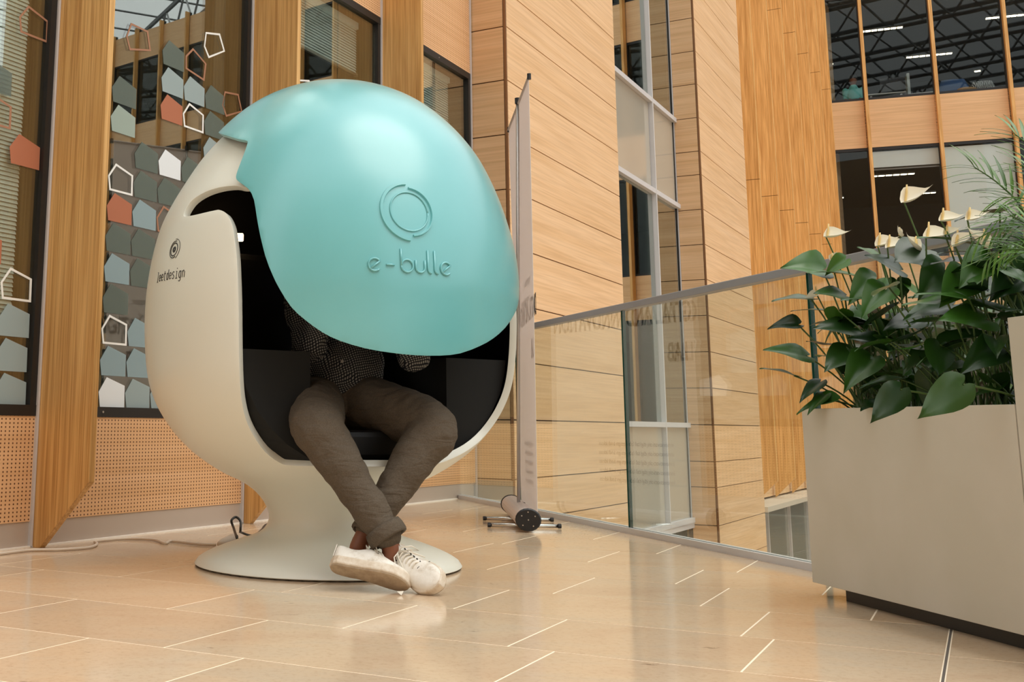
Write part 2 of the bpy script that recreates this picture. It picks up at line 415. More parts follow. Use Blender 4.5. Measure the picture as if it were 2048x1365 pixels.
fobj('steel_foot', plain('column_plinth_sheet', (176, 160, 140), .3, .3), bpy.data.objects['wall_center'], 4.74, 4.744, .0, .29, -.02, .125)
# curtain-wall bay between the columns
cw = struct(empty('window_30', FP(9.3, 0, -.55)))
M_bayglass = glass('bay_glass', (.6, .66, .64, 1), .3)
M_baypale = plain('bay_pale_glass', (176, 170, 156), .08, 0, .8)
M_lightbar = plain('light_grey_mullion', (206, 206, 208), .4)
M_palep = plain('pale_spandrel_sheet', (190, 184, 168), .6)
zl = []
for k in range(-1, 4):
    zl += [-.55 + PER * k + 0.0, .56 + PER * k]
zl = [z for z in sorted(zl) if z >= -.6] + [15.0]
for i, (z0, z1) in enumerate(zip(zl[:-1], zl[1:])):
    spandrel = (z1 - z0) < 1.6
    for s0, s1 in ((7.61, 9.93), (9.98, 11.03)):
        fobj('pane', M_baypale if spandrel else M_bayglass, cw, s0, s1, -.03, -.02, z0 + .03, z1 - .03)
        if spandrel: fobj('spandrel_sheet', M_palep, cw, s0, s1, -.14, -.13, z0 + .03, z1 - .03)
for z in zl: fobj('transom', M_lightbar, cw, 7.6, 11.04, -.06, .03, z - .028, z + .028)
fobj('mullion', M_lightbar, cw, 9.94, 9.97, -.06, .032, -.58, 15)
fobj('edge_strip', M_blackf, cw, 11.0, 11.02, -.05, -.01, -.58, 15); fobj('edge_strip', M_lightbar, cw, 11.02, 11.035, -.05, .0, -.58, 15)
struct(MB().tube([FP(9.3, -1.1, -.5), FP(9.3, -1.1, 15)], .2, 16).build('trim_25', plain('pale_reflection_column', (220, 226, 222), .5), smooth=True))  # added column, stands in for a pale reflection in the bay panes
struct(fobj('trim_22', M_panel, None, 7.6, 11.04, -.32, -.30, -8, -.58))
struct(fobj('trim_23', M_alu, None, 7.6, 11.04, -.3, .02, -.64, -.58))
# oak fins beyond the second column, each with a butt joint per storey
for k in range(7):
    s = 14.75 + 1.45 * k; nf += 1
    t = struct(empty('trim_%d' % (nf + 30), FP(s, 0, -.5)))
    cuts = [4.27, 7.93, 11.6, 16]
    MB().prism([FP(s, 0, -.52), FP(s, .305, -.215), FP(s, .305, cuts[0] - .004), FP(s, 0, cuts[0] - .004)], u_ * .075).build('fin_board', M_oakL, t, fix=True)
    for z0, z1 in zip(cuts[:-1], cuts[1:]):
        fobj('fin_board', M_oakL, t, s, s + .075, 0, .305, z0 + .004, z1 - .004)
    fobj('joint_core', M_dark, t, s + .008, s + .067, .01, .297, 0, 16)
struct(fobj('wall_far_left', M_panel, None, 13.76, 27, -.1, -.04, -.50, 16))
struct(fobj('trim_24', plain('pale_sill', (205, 196, 180), .5), None, 13.76, 27, -.1, .34, -.60, -.53))
wd = struct(empty('window_31', FP(18, 0, -3.3)))
M_lowglass = plain('grey_green_glass_panel', (122, 130, 124), .12)
sv = [13.77, 15.55, 17.35, 19.15, 20.95, 22.75, 24.5, 26.9]
for a, b in zip(sv[:-1], sv[1:]):
    fobj('pane', M_lowglass, wd, a + .03, b - .03, -.06, -.04, -3.3, -.61); fobj('mullion', M_alu, wd, b - .03, b + .03, -.07, .0, -3.3, -.60)
struct(fobj('wall_lower_left', M_panel, None, 13.76, 27, -.1, -.05, -8, -3.3))

# ---- far building across the hall
def bbox_(mb, t0, t1, d0, d1, z0, z1):
    return mb.hexa([BP(t0, d0, z0), BP(t1, d0, z0), BP(t1, d1, z0), BP(t0, d1, z0), BP(t0, d0, z1), BP(t1, d0, z1), BP(t1, d1, z1), BP(t0, d1, z1)])
def bobj(name, mat, parent, *b, **k): return bbox_(MB(), *b).build(name, mat, parent, **k)
def tB(x, y):
    p = vplane(x, y, oB, BY); return (p - oB).dot(uB), p.z
m0, m1, m2 = tB(1740, 300)[0], tB(1872, 270)[0], tB(2030, 270)[0]
stepB = (m2 - m0) / 2
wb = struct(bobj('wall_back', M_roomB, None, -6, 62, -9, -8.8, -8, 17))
mull = [m0 + stepB * i for i in range(-3, 36)]
for k in range(-3, 3):
    zb = 7.10 + PER * k; zt = 8.26 + PER * k
    for i, (a, b) in enumerate(zip(mull[:-1], mull[1:])):
        if zb > 15: continue
        bobj('spandrel_panel', M_panelB, wb, a + .03, b - .03, -.04, 0, zb, zt)
        if i > 12 and k < -1: continue
        if zt > 13: continue
        bobj('window_rail', M_blackf, wb, a + .03, b - .03, -.08, -.01, zt + .001, zt + .06)
        bobj('window_rail', M_blackf, wb, a + .03, b - .03, -.08, -.01, zt + PER - 1.16 - .07, zt + PER - 1.161)
        bobj('pane', M_bglass, wb, a + .03, b - .03, -.05, -.04, zt + .06, zt + PER - 1.23)
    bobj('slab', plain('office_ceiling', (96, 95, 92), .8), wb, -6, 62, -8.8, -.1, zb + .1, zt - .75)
for a in mull:
    bobj('mullion_fin', M_oakB, wb, a - .035, a + .035, -.08, .18, -8, 16)
    bobj('mullion_frame', M_blackf, wb, a - .06, a - .036, -.1, -.0, -8, 16)
# unseen hall walls, height and extent set to shape the side light
cwm = wood_planks('beech_laminate_side', (226, 190, 150), (214, 176, 134), 0)
struct(MB().box((49, -14, -8), (49.3, 20, 9)).build('wall_unseen_east', cwm))
struct(MB().box((-10, -9.9, -8), (7, -9.6, 15)).build('wall_unseen_south', cwm))
# ---- glazed roof: steel trusses only, the sky shows between them
r = MB()
for i in range(14):
    y = -12 + i * 4.0; z0, z1 = 17.4, 19.0
    A = lambda x, z: (x, y, z)
    r.tube([A(-12, z0), A(50, z0)], .09, 5); r.tube([A(-12, z1), A(50, z1)], .11, 5)
    for j in range(26):
        xa = -12 + j * 2.4; r.tube([A(xa, z0), A(xa + 1.2, z1)], .05, 4); r.tube([A(xa + 1.2, z1), A(xa + 2.4, z0)], .05, 4)
for j in range(26):
    x = -12 + j * 2.4; r.tube([(x, -12, 19.1), (x, 42, 19.1)], .05, 4)
struct(r.build('ceiling', M_steelroof))
# ---- gallery railing
rl = thing('glass_railing', 'glass railing with grey top rail along the edge of the tiled floor', 'railing', (1.4, 6.7, 0))
rn = V((-rdir.y, rdir.x, 0))
if rn.x < 0: rn = -rn
def RP(t, d, z): return rail_a + rdir * t + rn * d + V((0, 0, z))
def rbox(mb, t0, t1, d0, d1, z0, z1):
    return mb.hexa([RP(t0, d0, z0), RP(t1, d0, z0), RP(t1, d1, z0), RP(t0, d1, z0), RP(t0, d0, z1), RP(t1, d0, z1), RP(t1, d1, z1), RP(t0, d1, z1)])
ts = [.0]
for px, py in ((1033, 1022), (1265, 1067)): ts.append((gnd(px, py) - rail_a).dot(rdir))
ts.append((rail_b - rail_a).dot(rdir) + .10); ts += [ts[-1] + 1.48, ts[-1] + 2.96, ts[-1] + 4.44]
rbox(MB(), -.02, ts[-1], -.028, -.008, -.02, .028).build('base_rail', M_alu, rl); rbox(MB(), -.02, ts[-1], .014, .034, -.02, .028).build('base_rail', M_alu, rl)
rbox(MB(), -.02, ts[-1], -.007, .013, -.02, .010).build('channel', M_rail, rl)
rbox(MB(), ts[1] - .35, ts[-1], -.022, .028, 1.118, 1.152).build('top_rail', M_rail, rl, bevel=.004)
for a, b in zip(ts[:-1], ts[1:]):
    rbox(MB(), a + .008, b - .008, -.005, .011, .01, 1.13 if a > .5 else 1.13).build('glass_panel', M_rglass, rl)
    for q in (a + .005, b - .008): rbox(MB(), q, q + .003, -.0055, .0115, .01, 1.13).build('glass_edge', M_redge, rl)
# return pane against the column wall
q0 = FP(4.745, .02, 0)
# ---- roll-up banner
bA, bB = V((1.165, 5.965, 0)), V((1.285, 7.14, 0)); bd = (bB - bA).normalized(); bnn = V((bd.y, -bd.x, 0))   # bnn points to the railing
ban = thing('roll_up_banner', 'tall roll-up banner on a grey cylinder base seen from its grey back', 'banner', (1.2, 6.5, 0))
cB = V((-.055, 0, .062))
def circ(c, ax, r, n=20, sq=1.0):
    a = V((0, 0, 1)); b = ax.cross(a).normalized(); return [c + b * (math.cos(2 * PI * i / n) * r * sq) + a * (math.sin(2 * PI * i / n) * r) for i in range(n)]
P0, P1 = bA + cB, bB + cB
MB().rings([circ(P0 + bd * .012, bd, .052, sq=1.15), circ(P1 - bd * .012, bd, .052, sq=1.15)]).build('cassette', M_shell_alu, ban, smooth=False, bevel=.003, fix=True)
for p, sg in ((P0, -1), (P1, 1)):
    m = MB().rings([circ(p - bd * sg * .012, bd, .056, sq=1.15), circ(p + bd * sg * .006, bd, .056, sq=1.15), circ(p + bd * sg * .010, bd, .050, sq=1.15)]).build('end_cap', M_cap, ban, fix=True)
    if sg < 0:
        for an in (.5, 1.6, 2.6, 3.9, 5.4, 9):
            r_ = .038 if an < 9 else 0; c = p - bd * .010 + bd.cross(V((0, 0, 1))) * (math.cos(an) * r_) + V((0, 0, math.sin(an) * r_))
            MB().tube([c, c - bd * .002], .0035, 6).build('screw', M_steel, m)
for (x0, y0), (x1, y1) in (((.987, 6.66), (1.372, 6.62)), ((.946, 6.225), (1.325, 6.205))):
    m = MB().tube([(x0 + .01, y0, .014), (x1 - .01, y1, .014)], .010, 8).build('support_bar', M_chrome, ban, smooth=True)
    for x, y, sg in ((x0, y0, 1), (x1, y1, -1)): MB().tube([(x, y, .014), (x + .016 * sg, y, .014)], .012, 8).build('foot_cap', M_cap, m)
pt = V((1.205, 6.53, 2.385)); pb = P0.lerp(P1, .46) + V((-.005, 0, .04))
m = MB().tube([pb, pt], .010, 8).build('pole', M_steel, ban, smooth=True)
MB().tube([pt - V((0, 0, .012)), pt + V((0, 0, .022))], .016, 8).build('pole_cap', M_cap, ban)
MB().tube([pb + V((.004, .01, .004)), pb + V((.03, .03, .006)), pb + V((.045, .06, .004))], .003, 5).build('pole_clip', M_cap, ban)
f0, f1 = V((1.163, 6.0, .08)), V((1.295, 7.17, .08)); g0, g1 = V((1.169, 6.0, 2.362)), V((1.262, 7.17, 2.37))
nx, nz = 6, 10; k = MB()
for j in range(nz + 1):
    for i in range(nx + 1):
        a = f0.lerp(f1, i / nx); b = g0.lerp(g1, i / nx); p = a.lerp(b, j / nz) + bnn * (.004 * math.sin(PI * j / nz) * math.sin(2.4 * i / nx + .6))
        k.v.append(tuple(p))
for j in range(nz):
    for i in range(nx): q = j * (nx + 1) + i; k.f.append((q, q + 1, q + nx + 2, q + nx + 1)); k.m.append(0)
def translucent(m):
    t = m.node_tree; b = t.nodes['Principled BSDF']; tr = t.nodes.new('ShaderNodeBsdfTranslucent'); mx = t.nodes.new('ShaderNodeMixShader'); out = [x for x in t.nodes if x.type == 'OUTPUT_MATERIAL'][0]
    tr.inputs[0].default_value = b.inputs['Base Color'].default_value; mx.inputs[0].default_value = .6
    t.links.new(b.outputs[0], mx.inputs[1]); t.links.new(tr.outputs[0], mx.inputs[2]); t.links.new(mx.outputs[0], out.inputs[0])
translucent(M_bannerb); translucent(M_bannerf)
fab = k.build('fabric', [M_bannerb, M_bannerf], ban, smooth=True)
fr = MB()
for j in range(nz + 1):
    for i in range(nx + 1): fr.v.append(tuple(V(k.v[j * (nx + 1) + i]) + bnn * .002))
fr.f = list(k.f); fr.m = [0] * len(k.f); fr.build('printed_face', M_bannerf, ban, smooth=True)
MB().tube([g0 + V((0, -.01, .008)), g1 + V((0, .01, .008))], .009, 8).build('top_bar', M_shell_alu, ban)
for p in (g0, g1): MB().tube([p + V((0, -.016, -.008)), p + V((0, -.016, .024))], .011, 8).build('bar_cap', M_cap, ban)
def text(body, size, c, ax, up, mat, name, parent, bold=0, squash=1.0, ext=.0006):
    cu = bpy.data.curves.new(name, 'FONT'); cu.body = body; cu.size = size; cu.align_x = 'CENTER'; cu.extrude = ext; cu.offset = bold
    cu.materials.append(mat); o = bpy.data.objects.new(name, cu); C.objects.link(o)
    zz = ax.cross(up).normalized(); M = Matrix(((ax.x * squash, up.x, zz.x), (ax.y * squash, up.y, zz.y), (ax.z * squash, up.z, zz.z))).to_4x4()
    if parent: o.parent = parent; c = c - wloc(parent)
    
    bpy.context.view_layer.update(); me = bpy.data.meshes.new_from_object(o.evaluated_get(bpy.context.evaluated_depsgraph_get())); bpy.data.objects.remove(o)
    o = bpy.data.objects.new(name, me); C.objects.link(o); o.parent = parent; o.matrix_local = Matrix.Translation(c) @ M; o['kind'] = 'stuff'; return o
fc = f0.lerp(f1, .5)
def bt(z, body, size, bold=0, dx=0, sq=1.0):
    t_ = (z - .08) / 2.285; a_ = f0.lerp(g0, t_); b_ = f1.lerp(g1, t_); ax = (b_ - a_); ax.z = 0; ax.normalize()
    c = a_.lerp(b_, .5) + ax * dx; c.z = z; c = c + bnn * .0065; text(body, size, c, ax, V((0, 0, 1)), M_text, 'printed_text', ban, bold, sq)
bt(1.09, 'DIGITAL AND INNOVATION', .155, .003, -.06, .62); bt(1.29, 'supported by', .06, 0, -.25); bt(1.20, 'a creative design partner', .05, 0, -.1)
bt(.88, 'LAB', .14, .003, -.47, .62)
for i in range(5): bt(.42 - i * .05, 'innovation digital lab design and ideas', .036, 0, -.1)
# ---- stickers on the glazing
SP, ZP = .183, .1447
PENT = [(0, 0), (.127, -.035), (.129, -.137), (-.038, -.137), (-.051, -.069)]
def sticker(par, s, z, c, rot=0, sc=1.0):
    pts = [(a * sc, b * sc) for a, b in PENT]
    cxx = sum(p[0] for p in pts) / 5; cz = sum(p[1] for p in pts) / 5
    pts = [(cxx + (a - cxx) * math.cos(rot) - (b - cz) * math.sin(rot), cz + (a - cxx) * math.sin(rot) + (b - cz) * math.cos(rot)) for a, b in pts]
    d = -.0185
    if c in 'WBGDCL': MB().prism([FP(s + a, d, z + b) for a, b in pts], n_ * .0008).build('sticker', FILM[c], par, fix=True)
    else:
        mb = MB(); q = .93; k0 = 0
        inn = [(cxx + (a - cxx) * (1 - .011 / .085), cz + (b - cz) * (1 - .011 / .07)) for a, b in pts]
        for i in range(5):
            j = (i + 1) % 5
            mb.prism([FP(s + p[0], d, z + p[1]) for p in (pts[i], pts[j], inn[j], inn[i])], n_ * .0008)
        mb.build('outline_sticker', FILM[c], par, fix=True)
grid = {0: 'GWGGGG', 1: 'cBB.GD', 2: 'BwB.BD', 3: 'DD.WBB', 4: '.BDcDB', 5: 'cDDDcB', 6: 'DCBc.D', 7: 'DwDDBc', 8: 'C.DWDD', 9: 'GL...Gw'[:6], 10: 'DD.CwD', 11: '...GGDD'[:6], 12: 'B..D..'}
w2, w1 = win_par[(2, 0)], win_par[(1, 0)]
for r_, row in grid.items():
    for c_, ch in enumerate(row):
        s = .62 + (c_ - 1) * SP + (.004 * ((r_ * 3) % 3 - 1))
        if ch != '.' and s - .05 > .235 and s + .13 < 1.645: sticker(w2, s, .722 + r_ * ZP, ch)
sticker(w2, .70, 2.47, 'c', .25); sticker(w2, 1.17, 2.47, 'c', -.15); sticker(w2, .68, 2.80, 'w', .9, 1.05); sticker(w2, 1.32, 2.62, 'w', .5)
sticker(w2, 1.50, 2.33, 'c', .4); sticker(w2, 1.50, 2.05, 'c', -.2)
for s, z, c in ((-.016, .715, 'G'), (-.02, .86, 'G'), (-.018, 1.005, 'G'), (-.016, 1.158, 'w'), (-.011, 1.741, 'C'), (-.001, 2.329, 'c'), (-.19, 1.885, 'c'), (-.20, 1.30, 'C'),
                (-.2, .72, 'G'), (-.2, .865, 'G'), (-.38, .72, 'W'), (-.38, .865, 'D'), (-.38, 1.155, 'D'), (-.56, .72, 'G'), (-.56, 1.3, 'w'), (-.2, 2.03, 'D')):
    sticker(w1, s, z, c)
w3_ = win_par[(3, 0)]
sticker(w3_, 2.25, 2.6, 'w', .5)
rs = random.Random(5)
for r_ in range(9):
    for c_ in range(6):
        if rs.random() < .6: sticker(w3_, 1.82 + c_ * SP, .722 + r_ * ZP, rs.choice('GBDWDcw'))
# ---- blinds behind the panes
def blind(s0, s1, z0, z1, d, label, pitch=.019, grp=None):
    b = thing('slatted_blind', label, 'blind', FP((s0 + s1) / 2, d, z1), grp); mb = MB(); z = z1 - .05; c = 0
    while z > z0:
        mb.hexa([FP(s0, d, z), FP(s1, d, z), FP(s1, d + .006, z), FP(s0, d + .006, z), FP(s0, d - .004, z + pitch * .88), FP(s1, d - .004, z + pitch * .88), FP(s1, d - .003, z + pitch * .88), FP(s0, d - .003, z + pitch * .88)])
        z -= pitch; c += 1
    o = mb.build('slat', M_slat, b); o['kind'] = 'stuff'
    fobj('head_box', M_slat, b, s0, s1, d - .01, d + .02, z1 - .045, z1); fobj('bottom_bar', M_steel, b, s0, s1, d - .004, d + .016, z0 - .02, z0)
    for q in (.2, .8): 
        c = FP(s0 + (s1 - s0) * q, d + .018, 0); MB().tube([(c.x, c.y, z0), (c.x, c.y, z1)], .0015, 4).build('ladder_cord', M_slat, b)
blind(-1.2, .035, .93, 3.22, -.055, 'pale slatted blind hanging behind the window at the picture edge beside the first oak post')
blind(1.85, 3.10, 2.86, 3.22, -.12, 'half-raised slatted blind high behind the window above the turquoise visor')
blind(3.36, 4.56, 2.86, 3.22, -.12, 'half-raised slatted blind behind the narrow window next to the panelled column')

# ================================================================ POD CHAIR
PHI = math.radians(28); fv = V((math.sin(PHI), -math.cos(PHI), 0)); lv = V((math.cos(PHI), math.sin(PHI), 0))
AXc = V((.085, 4.52, 0)); AXv = AXc + fv * .055
SH = [(1.82, 0), (1.815, .06), (1.79, .19), (1.735, .31), (1.65, .415), (1.55, .505), (1.46, .565), (1.335, .635), (1.235, .675), (1.1, .703), (.96, .716), (.81, .712), (.68, .695), (.585, .66), (.5, .605), (.43, .54), (.38, .475), (.335, .4), (.306, .335), (.273, .285), (.236, .25), (.199, .23), (.172, .225), (.141, .235), (.117, .262), (.099, .305), (.075, .38), (.045, .455), (.02, .495), (.008, .5)]
VI = [(1.851, 0), (1.847, .06), (1.825, .19), (1.76, .33), (1.665, .446), (1.545, .543), (1.416, .608), (1.285, .654), (1.148, .686), (1.013, .70), (.918, .697), (.82, .69), (.74, .68)]
class Prof:         # a smooth profile swept round the axis, addressed by angle and height
    def __init__(s, pts):
        # smooth by Catmull-Rom in (z, r), then arclength parameter
        P_ = [V((z, r)) for z, r in pts]; q = []
        for i in range(len(P_) - 1):
            a, b, c, d = P_[max(i - 1, 0)], P_[i], P_[i + 1], P_[min(i + 2, len(P_) - 1)]
            if i == 0: a = V((b.x, -c.y)) if b.y == 0 else b
            for t in [x / 8 for x in range(8)]:
                q.append(.5 * ((2 * b) + (c - a) * t + (2 * a - 5 * b + 4 * c - d) * t * t + (3 * b - a - 3 * c + d) * t ** 3))
        q.append(P_[-1]); s.q = q; s.L = [0]
        for a, b in zip(q[:-1], q[1:]): s.L.append(s.L[-1] + (b - a).length)
    def r_of_z(s, z):
        if z >= s.q[0].x: return 0
        for a, b in zip(s.q[:-1], s.q[1:]):
            if a.x >= z >= b.x: return a.y + (b.y - a.y) * ((a.x - z) / max(a.x - b.x, 1e-9))
        return 0
    def v_of_z(s, z):
        if z >= s.q[0].x - 1e-6: return 0
        for i, (a, b) in enumerate(zip(s.q[:-1], s.q[1:])):
            if a.x >= z >= b.x: return s.L[i] + (s.L[i + 1] - s.L[i]) * ((a.x - z) / max(a.x - b.x, 1e-9))
        return s.L[-1]
    def at(s, v):
        v = min(max(v, 0), s.L[-1])
        lo, hi = 0, len(s.L) - 1
        while hi - lo > 1:
            m = (lo + hi) // 2
            if s.L[m] <= v: lo = m
            else: hi = m
        t = (v - s.L[lo]) / max(s.L[hi] - s.L[lo], 1e-9); p = s.q[lo].lerp(s.q[hi], t); return p.x, p.y
pS, pV = Prof(SH), Prof(VI)
def sdir(th): return fv * math.cos(th) + lv * math.sin(th)
def onS(pr, ax, thdeg, z, off=0.0):
    th = math.radians(thdeg); r = pr.r_of_z(z); e = .004
    r2, r1 = pr.r_of_z(z - e), pr.r_of_z(z + e); t = V((r1 - r2, 2 * e)).normalized()
    nn = sdir(th) * t.y + V((0, 0, -t.x)); return ax + sdir(th) * r + V((0, 0, z)) + nn.normalized() * off
def smooth2d(pts, n=4, closed=True):
    P_ = [V(p) for p in pts]; out = []; N = len(P_)
    for i in range(N if closed else N - 1):
        a, b, c, d = P_[i - 1] if closed or i else P_[0], P_[i], P_[(i + 1) % N], P_[(i + 2) % N] if closed else P_[min(i + 2, N - 1)]
        for k in range(n):
            t = k / n; out.append(.5 * ((2 * b) + (c - a) * t + (2 * a - 5 * b + 4 * c - d) * t * t + (3 * b - a - 3 * c + d) * t ** 3))
    if not closed: out.append(P_[-1])
    return out
def inside(p, poly):
    x, y = p; c = False; j = len(poly) - 1
    for i in range(len(poly)):
        xi, yi = poly[i]; xj, yj = poly[j]
        if (yi > y) != (yj > y) and x < (xj - xi) * (y - yi) / (yj - yi) + xi: c = not c
        j = i
    return c
def cut_surface(name, pr, ax, outline, keep_inside, mats, parent, step=.022, sub=3):
    K = .62        # radians to metres in the flat chart
    ol = [(math.radians(a) * K, pr.v_of_z(z)) for a, z in outline]
    ol2 = []
    for i in range(len(ol)):
        a, b = V(ol[i]), V(ol[(i + 1) % len(ol)]); n = max(1, int((b - a).length / (step * .8)))
        for k in range(n): ol2.append(a.lerp(b, k / n))
    X = PI * K; nx = int(2 * X / step); ny = int(pr.L[-1] / step)
    vs = [V((-X + 2 * X * i / nx, pr.L[-1] * j / ny)) for j in range(ny + 1) for i in range(nx + 1)]
    # drop grid points too near the outline
    import mathutils
    kd = mathutils.kdtree.KDTree(len(ol2))
    for i, p in enumerate(ol2): kd.insert((p.x, p.y, 0), i)
    kd.balance()
    vs = [p for p in vs if kd.find((p.x, p.y, 0))[2] > step * .38 or abs(abs(p.x) - X) < 1e-6 or p.y in (0, pr.L[-1])]
    n0 = len(vs); allv = vs + ol2
    ed = [(n0 + i, n0 + (i + 1) % len(ol2)) for i in range(len(ol2))]
    v2, e2, f2, _, _, _ = delaunay_2d_cdt(allv, ed, [], 0, 1e-7)
    pol = [(p.x, p.y) for p in ol2]
    bm = bmesh.new(); bv = []
    for p in v2:
        z, r = pr.at(p.y); bv.append(bm.verts.new(ax + sdir(p.x / K) * max(r, 0) + V((0, 0, z)) - wloc(parent)))
    for f in f2:
        c = sum((v2[i] for i in f), V((0, 0))) / len(f)
        if inside(c, pol) == keep_inside:
            try: bm.faces.new([bv[i] for i in f])
            except ValueError: pass
    bmesh.ops.delete(bm, geom=[v for v in bm.verts if not v.link_faces], context='VERTS')
    bmesh.ops.remove_doubles(bm, verts=bm.verts, dist=.0012)
    bmesh.ops.recalc_face_normals(bm, faces=bm.faces)
    # make normals point outwards
    f = max(bm.faces, key=lambda f: f.calc_area()); c = f.calc_center_median() + wloc(parent)
    if (c - ax - V((0, 0, 1))).dot(f.normal) < 0: bmesh.ops.reverse_faces(bm, faces=bm.faces)
    me = bpy.data.meshes.new(name); bm.to_mesh(me); bm.free()
    me.polygons.foreach_set('use_smooth', [True] * len(me.polygons))
    for m in mats: me.materials.append(m)
    o = bpy.data.objects.new(name, me); C.objects.link(o); o.parent = parent; return o
pod = thing('pod_chair', 'white egg-shaped pod chair with a turquoise visor on a flared pedestal', 'chair', (.085, 4.52, 0))
left = [(-82.4, 1.262), (-81, 1.252), (-77, 1.2495), (-73.2, 1.25), (-66.7, 1.254), (-64.7, 1.253), (-61.9, 1.238), (-59.5, 1.205), (-57.9, 1.164), (-55.8, 1.066), (-54.6, .928), (-54.5, .761), (-54.8, .663), (-55.3, .598), (-55.6, .532), (-55, .482), (-53.2, .424), (-49.5, .388), (-45, .379)]
bottom = [(-30, .379), (-10, .379), (7, .379), (22, .384)]
right = [(32, .405), (44, .452), (50, .516), (52.5, .617), (53.2, .75), (53.6, .93), (55.5, 1.066), (57.9, 1.164), (61.9, 1.238), (66, 1.253), (77, 1.2495), (82.4, 1.262)]
rtop = [(82, 1.289), (80, 1.321), (74.7, 1.335), (68, 1.345), (60, 1.346), (52, 1.36), (40, 1.45), (20, 1.52), (0, 1.54)]
ltop = [(-20, 1.52), (-40, 1.45), (-50, 1.37), (-55, 1.336), (-58, 1.333), (-61.8, 1.343), (-68, 1.345), (-74.7, 1.337), (-80.1, 1.317), (-82.1, 1.289)]
outl = smooth2d(left + bottom + right + rtop + ltop, 3)
shell = cut_surface('shell', pS, AXc, outl, False, [M_white, M_black_in], pod)
sm = shell.modifiers.new('solid', 'SOLIDIFY'); sm.thickness = .026; sm.offset = -1; sm.material_offset = 1; sm.material_offset_rim = 0; sm.use_even_offset = False
bv_ = shell.modifiers.new('bevel', 'BEVEL'); bv_.width = .007; bv_.segments = 3; bv_.limit_method = 'ANGLE'; bv_.angle_limit = math.radians(50)
vl = [(-180, 1.76), (-150, 1.73), (-120, 1.67), (-95, 1.605), (-80.4, 1.563), (-70.9, 1.531), (-65.5, 1.515), (-64.2, 1.505), (-63.9, 1.48), (-63.9, 1.454), (-64.2, 1.405), (-64.3, 1.378), (-63.9, 1.362), (-62.6, 1.349), (-58.1, 1.316), (-55.3, 1.272), (-53.2, 1.198), (-49.8, 1.074), (-47.3, 1.005), (-45.1, .955), (-41.9, .897), (-38.1, .855), (-33.4, .815), (-28.6, .788), (-21.7, .765), (-14.6, .753), (-7.2, .747), (.8, .749), (8, .76), (16.1, .79), (22, .818), (29.5, .863), (36.8, .917), (41.2, .954), (45, 1.03), (48, 1.12), (51, 1.22), (54, 1.30), (59, 1.36), (60.5, 1.38), (60.5, 1.45), (60.5, 1.5), (62, 1.515), (72, 1.55), (90, 1.6), (120, 1.67), (150, 1.73), (180, 1.76)]
vl = [tuple(p) for p in smooth2d(vl, 2, False)]
visor = cut_surface('visor', pV, AXv, [(-181, 1.851)] + [(-181, vl[0][1])] + vl + [(181, vl[-1][1]), (181, 1.851)], True, [M_teal, M_teal_in], pod)
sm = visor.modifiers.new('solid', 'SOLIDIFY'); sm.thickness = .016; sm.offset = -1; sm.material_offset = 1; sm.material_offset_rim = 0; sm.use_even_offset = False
bv_ = visor.modifiers.new('bevel', 'BEVEL'); bv_.width = .005; bv_.segments = 3; bv_.limit_method = 'ANGLE'; bv_.angle_limit = math.radians(50)
# relief emblem and lettering on the visor
def strokeS(name, pr, ax, pts, r, mat, parent, off, n=6, th0=0, z0=0, sc=1.0, flat=None):
    q = []
    for a, b in pts:
        z = z0 + b * sc; rr = pr.r_of_z(z); q.append(onS(pr, ax, th0 + math.degrees(a * sc / rr), z, off))
    return q
def strokes(name, pr, ax, lst, r, mat, parent, off, **k):
    mb = MB()
    for pts in lst: mb.tube(strokeS(name, pr, ax, pts, r, mat, parent, off, **k), r, 6)
    return mb.build(name, mat, parent, smooth=True)
def arc(cx, cy, r, a0, a1, n=14): return [(cx + r * math.cos(math.radians(a0 + (a1 - a0) * i / n)), cy + r * math.sin(math.radians(a0 + (a1 - a0) * i / n))) for i in range(n + 1)]
def band(pr, ax, th0, z0, r0, r1, a0, a1, off, h, mb, n=36):
    k = len(mb.v)
    for i in range(n + 1):
        a = math.radians(a0 + (a1 - a0) * i / n)
        for rr, o in ((r0, off - .004), (r0 + .0035, off + h), (r1 - .0035, off + h), (r1, off - .004)):
            z = z0 + rr * math.sin(a); mb.v.append(tuple(onS(pr, ax, th0 + math.degrees(rr * math.cos(a) / pr.r_of_z(z)), z, o)))
    for i in range(n):
        for j in range(3): q = k + i * 4 + j; mb.f.append((q, q + 1, q + 5, q + 4)); mb.m.append(0)
    for q in (k, k + n * 4): mb.f.append((q, q + 1, q + 2, q + 3)); mb.m.append(0)
mb = MB(); TH = -8.3; ZC = 1.229
band(pV, AXv, TH, ZC, .092, .108, 92, 266, .0, .007, mb); band(pV, AXv, TH, ZC, .080, .091, -86, 86, 0, .007, mb)
mb.build('emblem', M_teal, visor, smooth=False, fix=True)
strokes('emblem_ring', pV, AXv, [arc(0, 0, .069, 0, 360, 40)], .003, M_teal, visor, .0016, th0=TH, z0=ZC)
# letters: e - b u l l e   (units metres, baseline 0, x-height .042)
X_ = .042
def e_(x): return [arc(x + .021, .021, .021, 35, 315, 18), [(x + .006, .007), (x + .038, .033)]]
let = e_(-.152) + [[(-.092, .022), (-.064, .022)]] + [[(-.040, .078), (-.040, .021)] , arc(-.019, .021, .021, 180, 540, 22)] + [[(.012, .042), (.012, .02)] + arc(.029, .018, .017, 180, 360, 10) + [(.046, .042)]]
for x in (.058, .084): let.append([(x, .078), (x, .016)] + arc(x + .014, .015, .014, 180, 265, 6))
let += e_(.108)
strokes('relief_lettering', pV, AXv, let, .0036, M_teal, visor, .0026, th0=-8.6, z0=1.018)
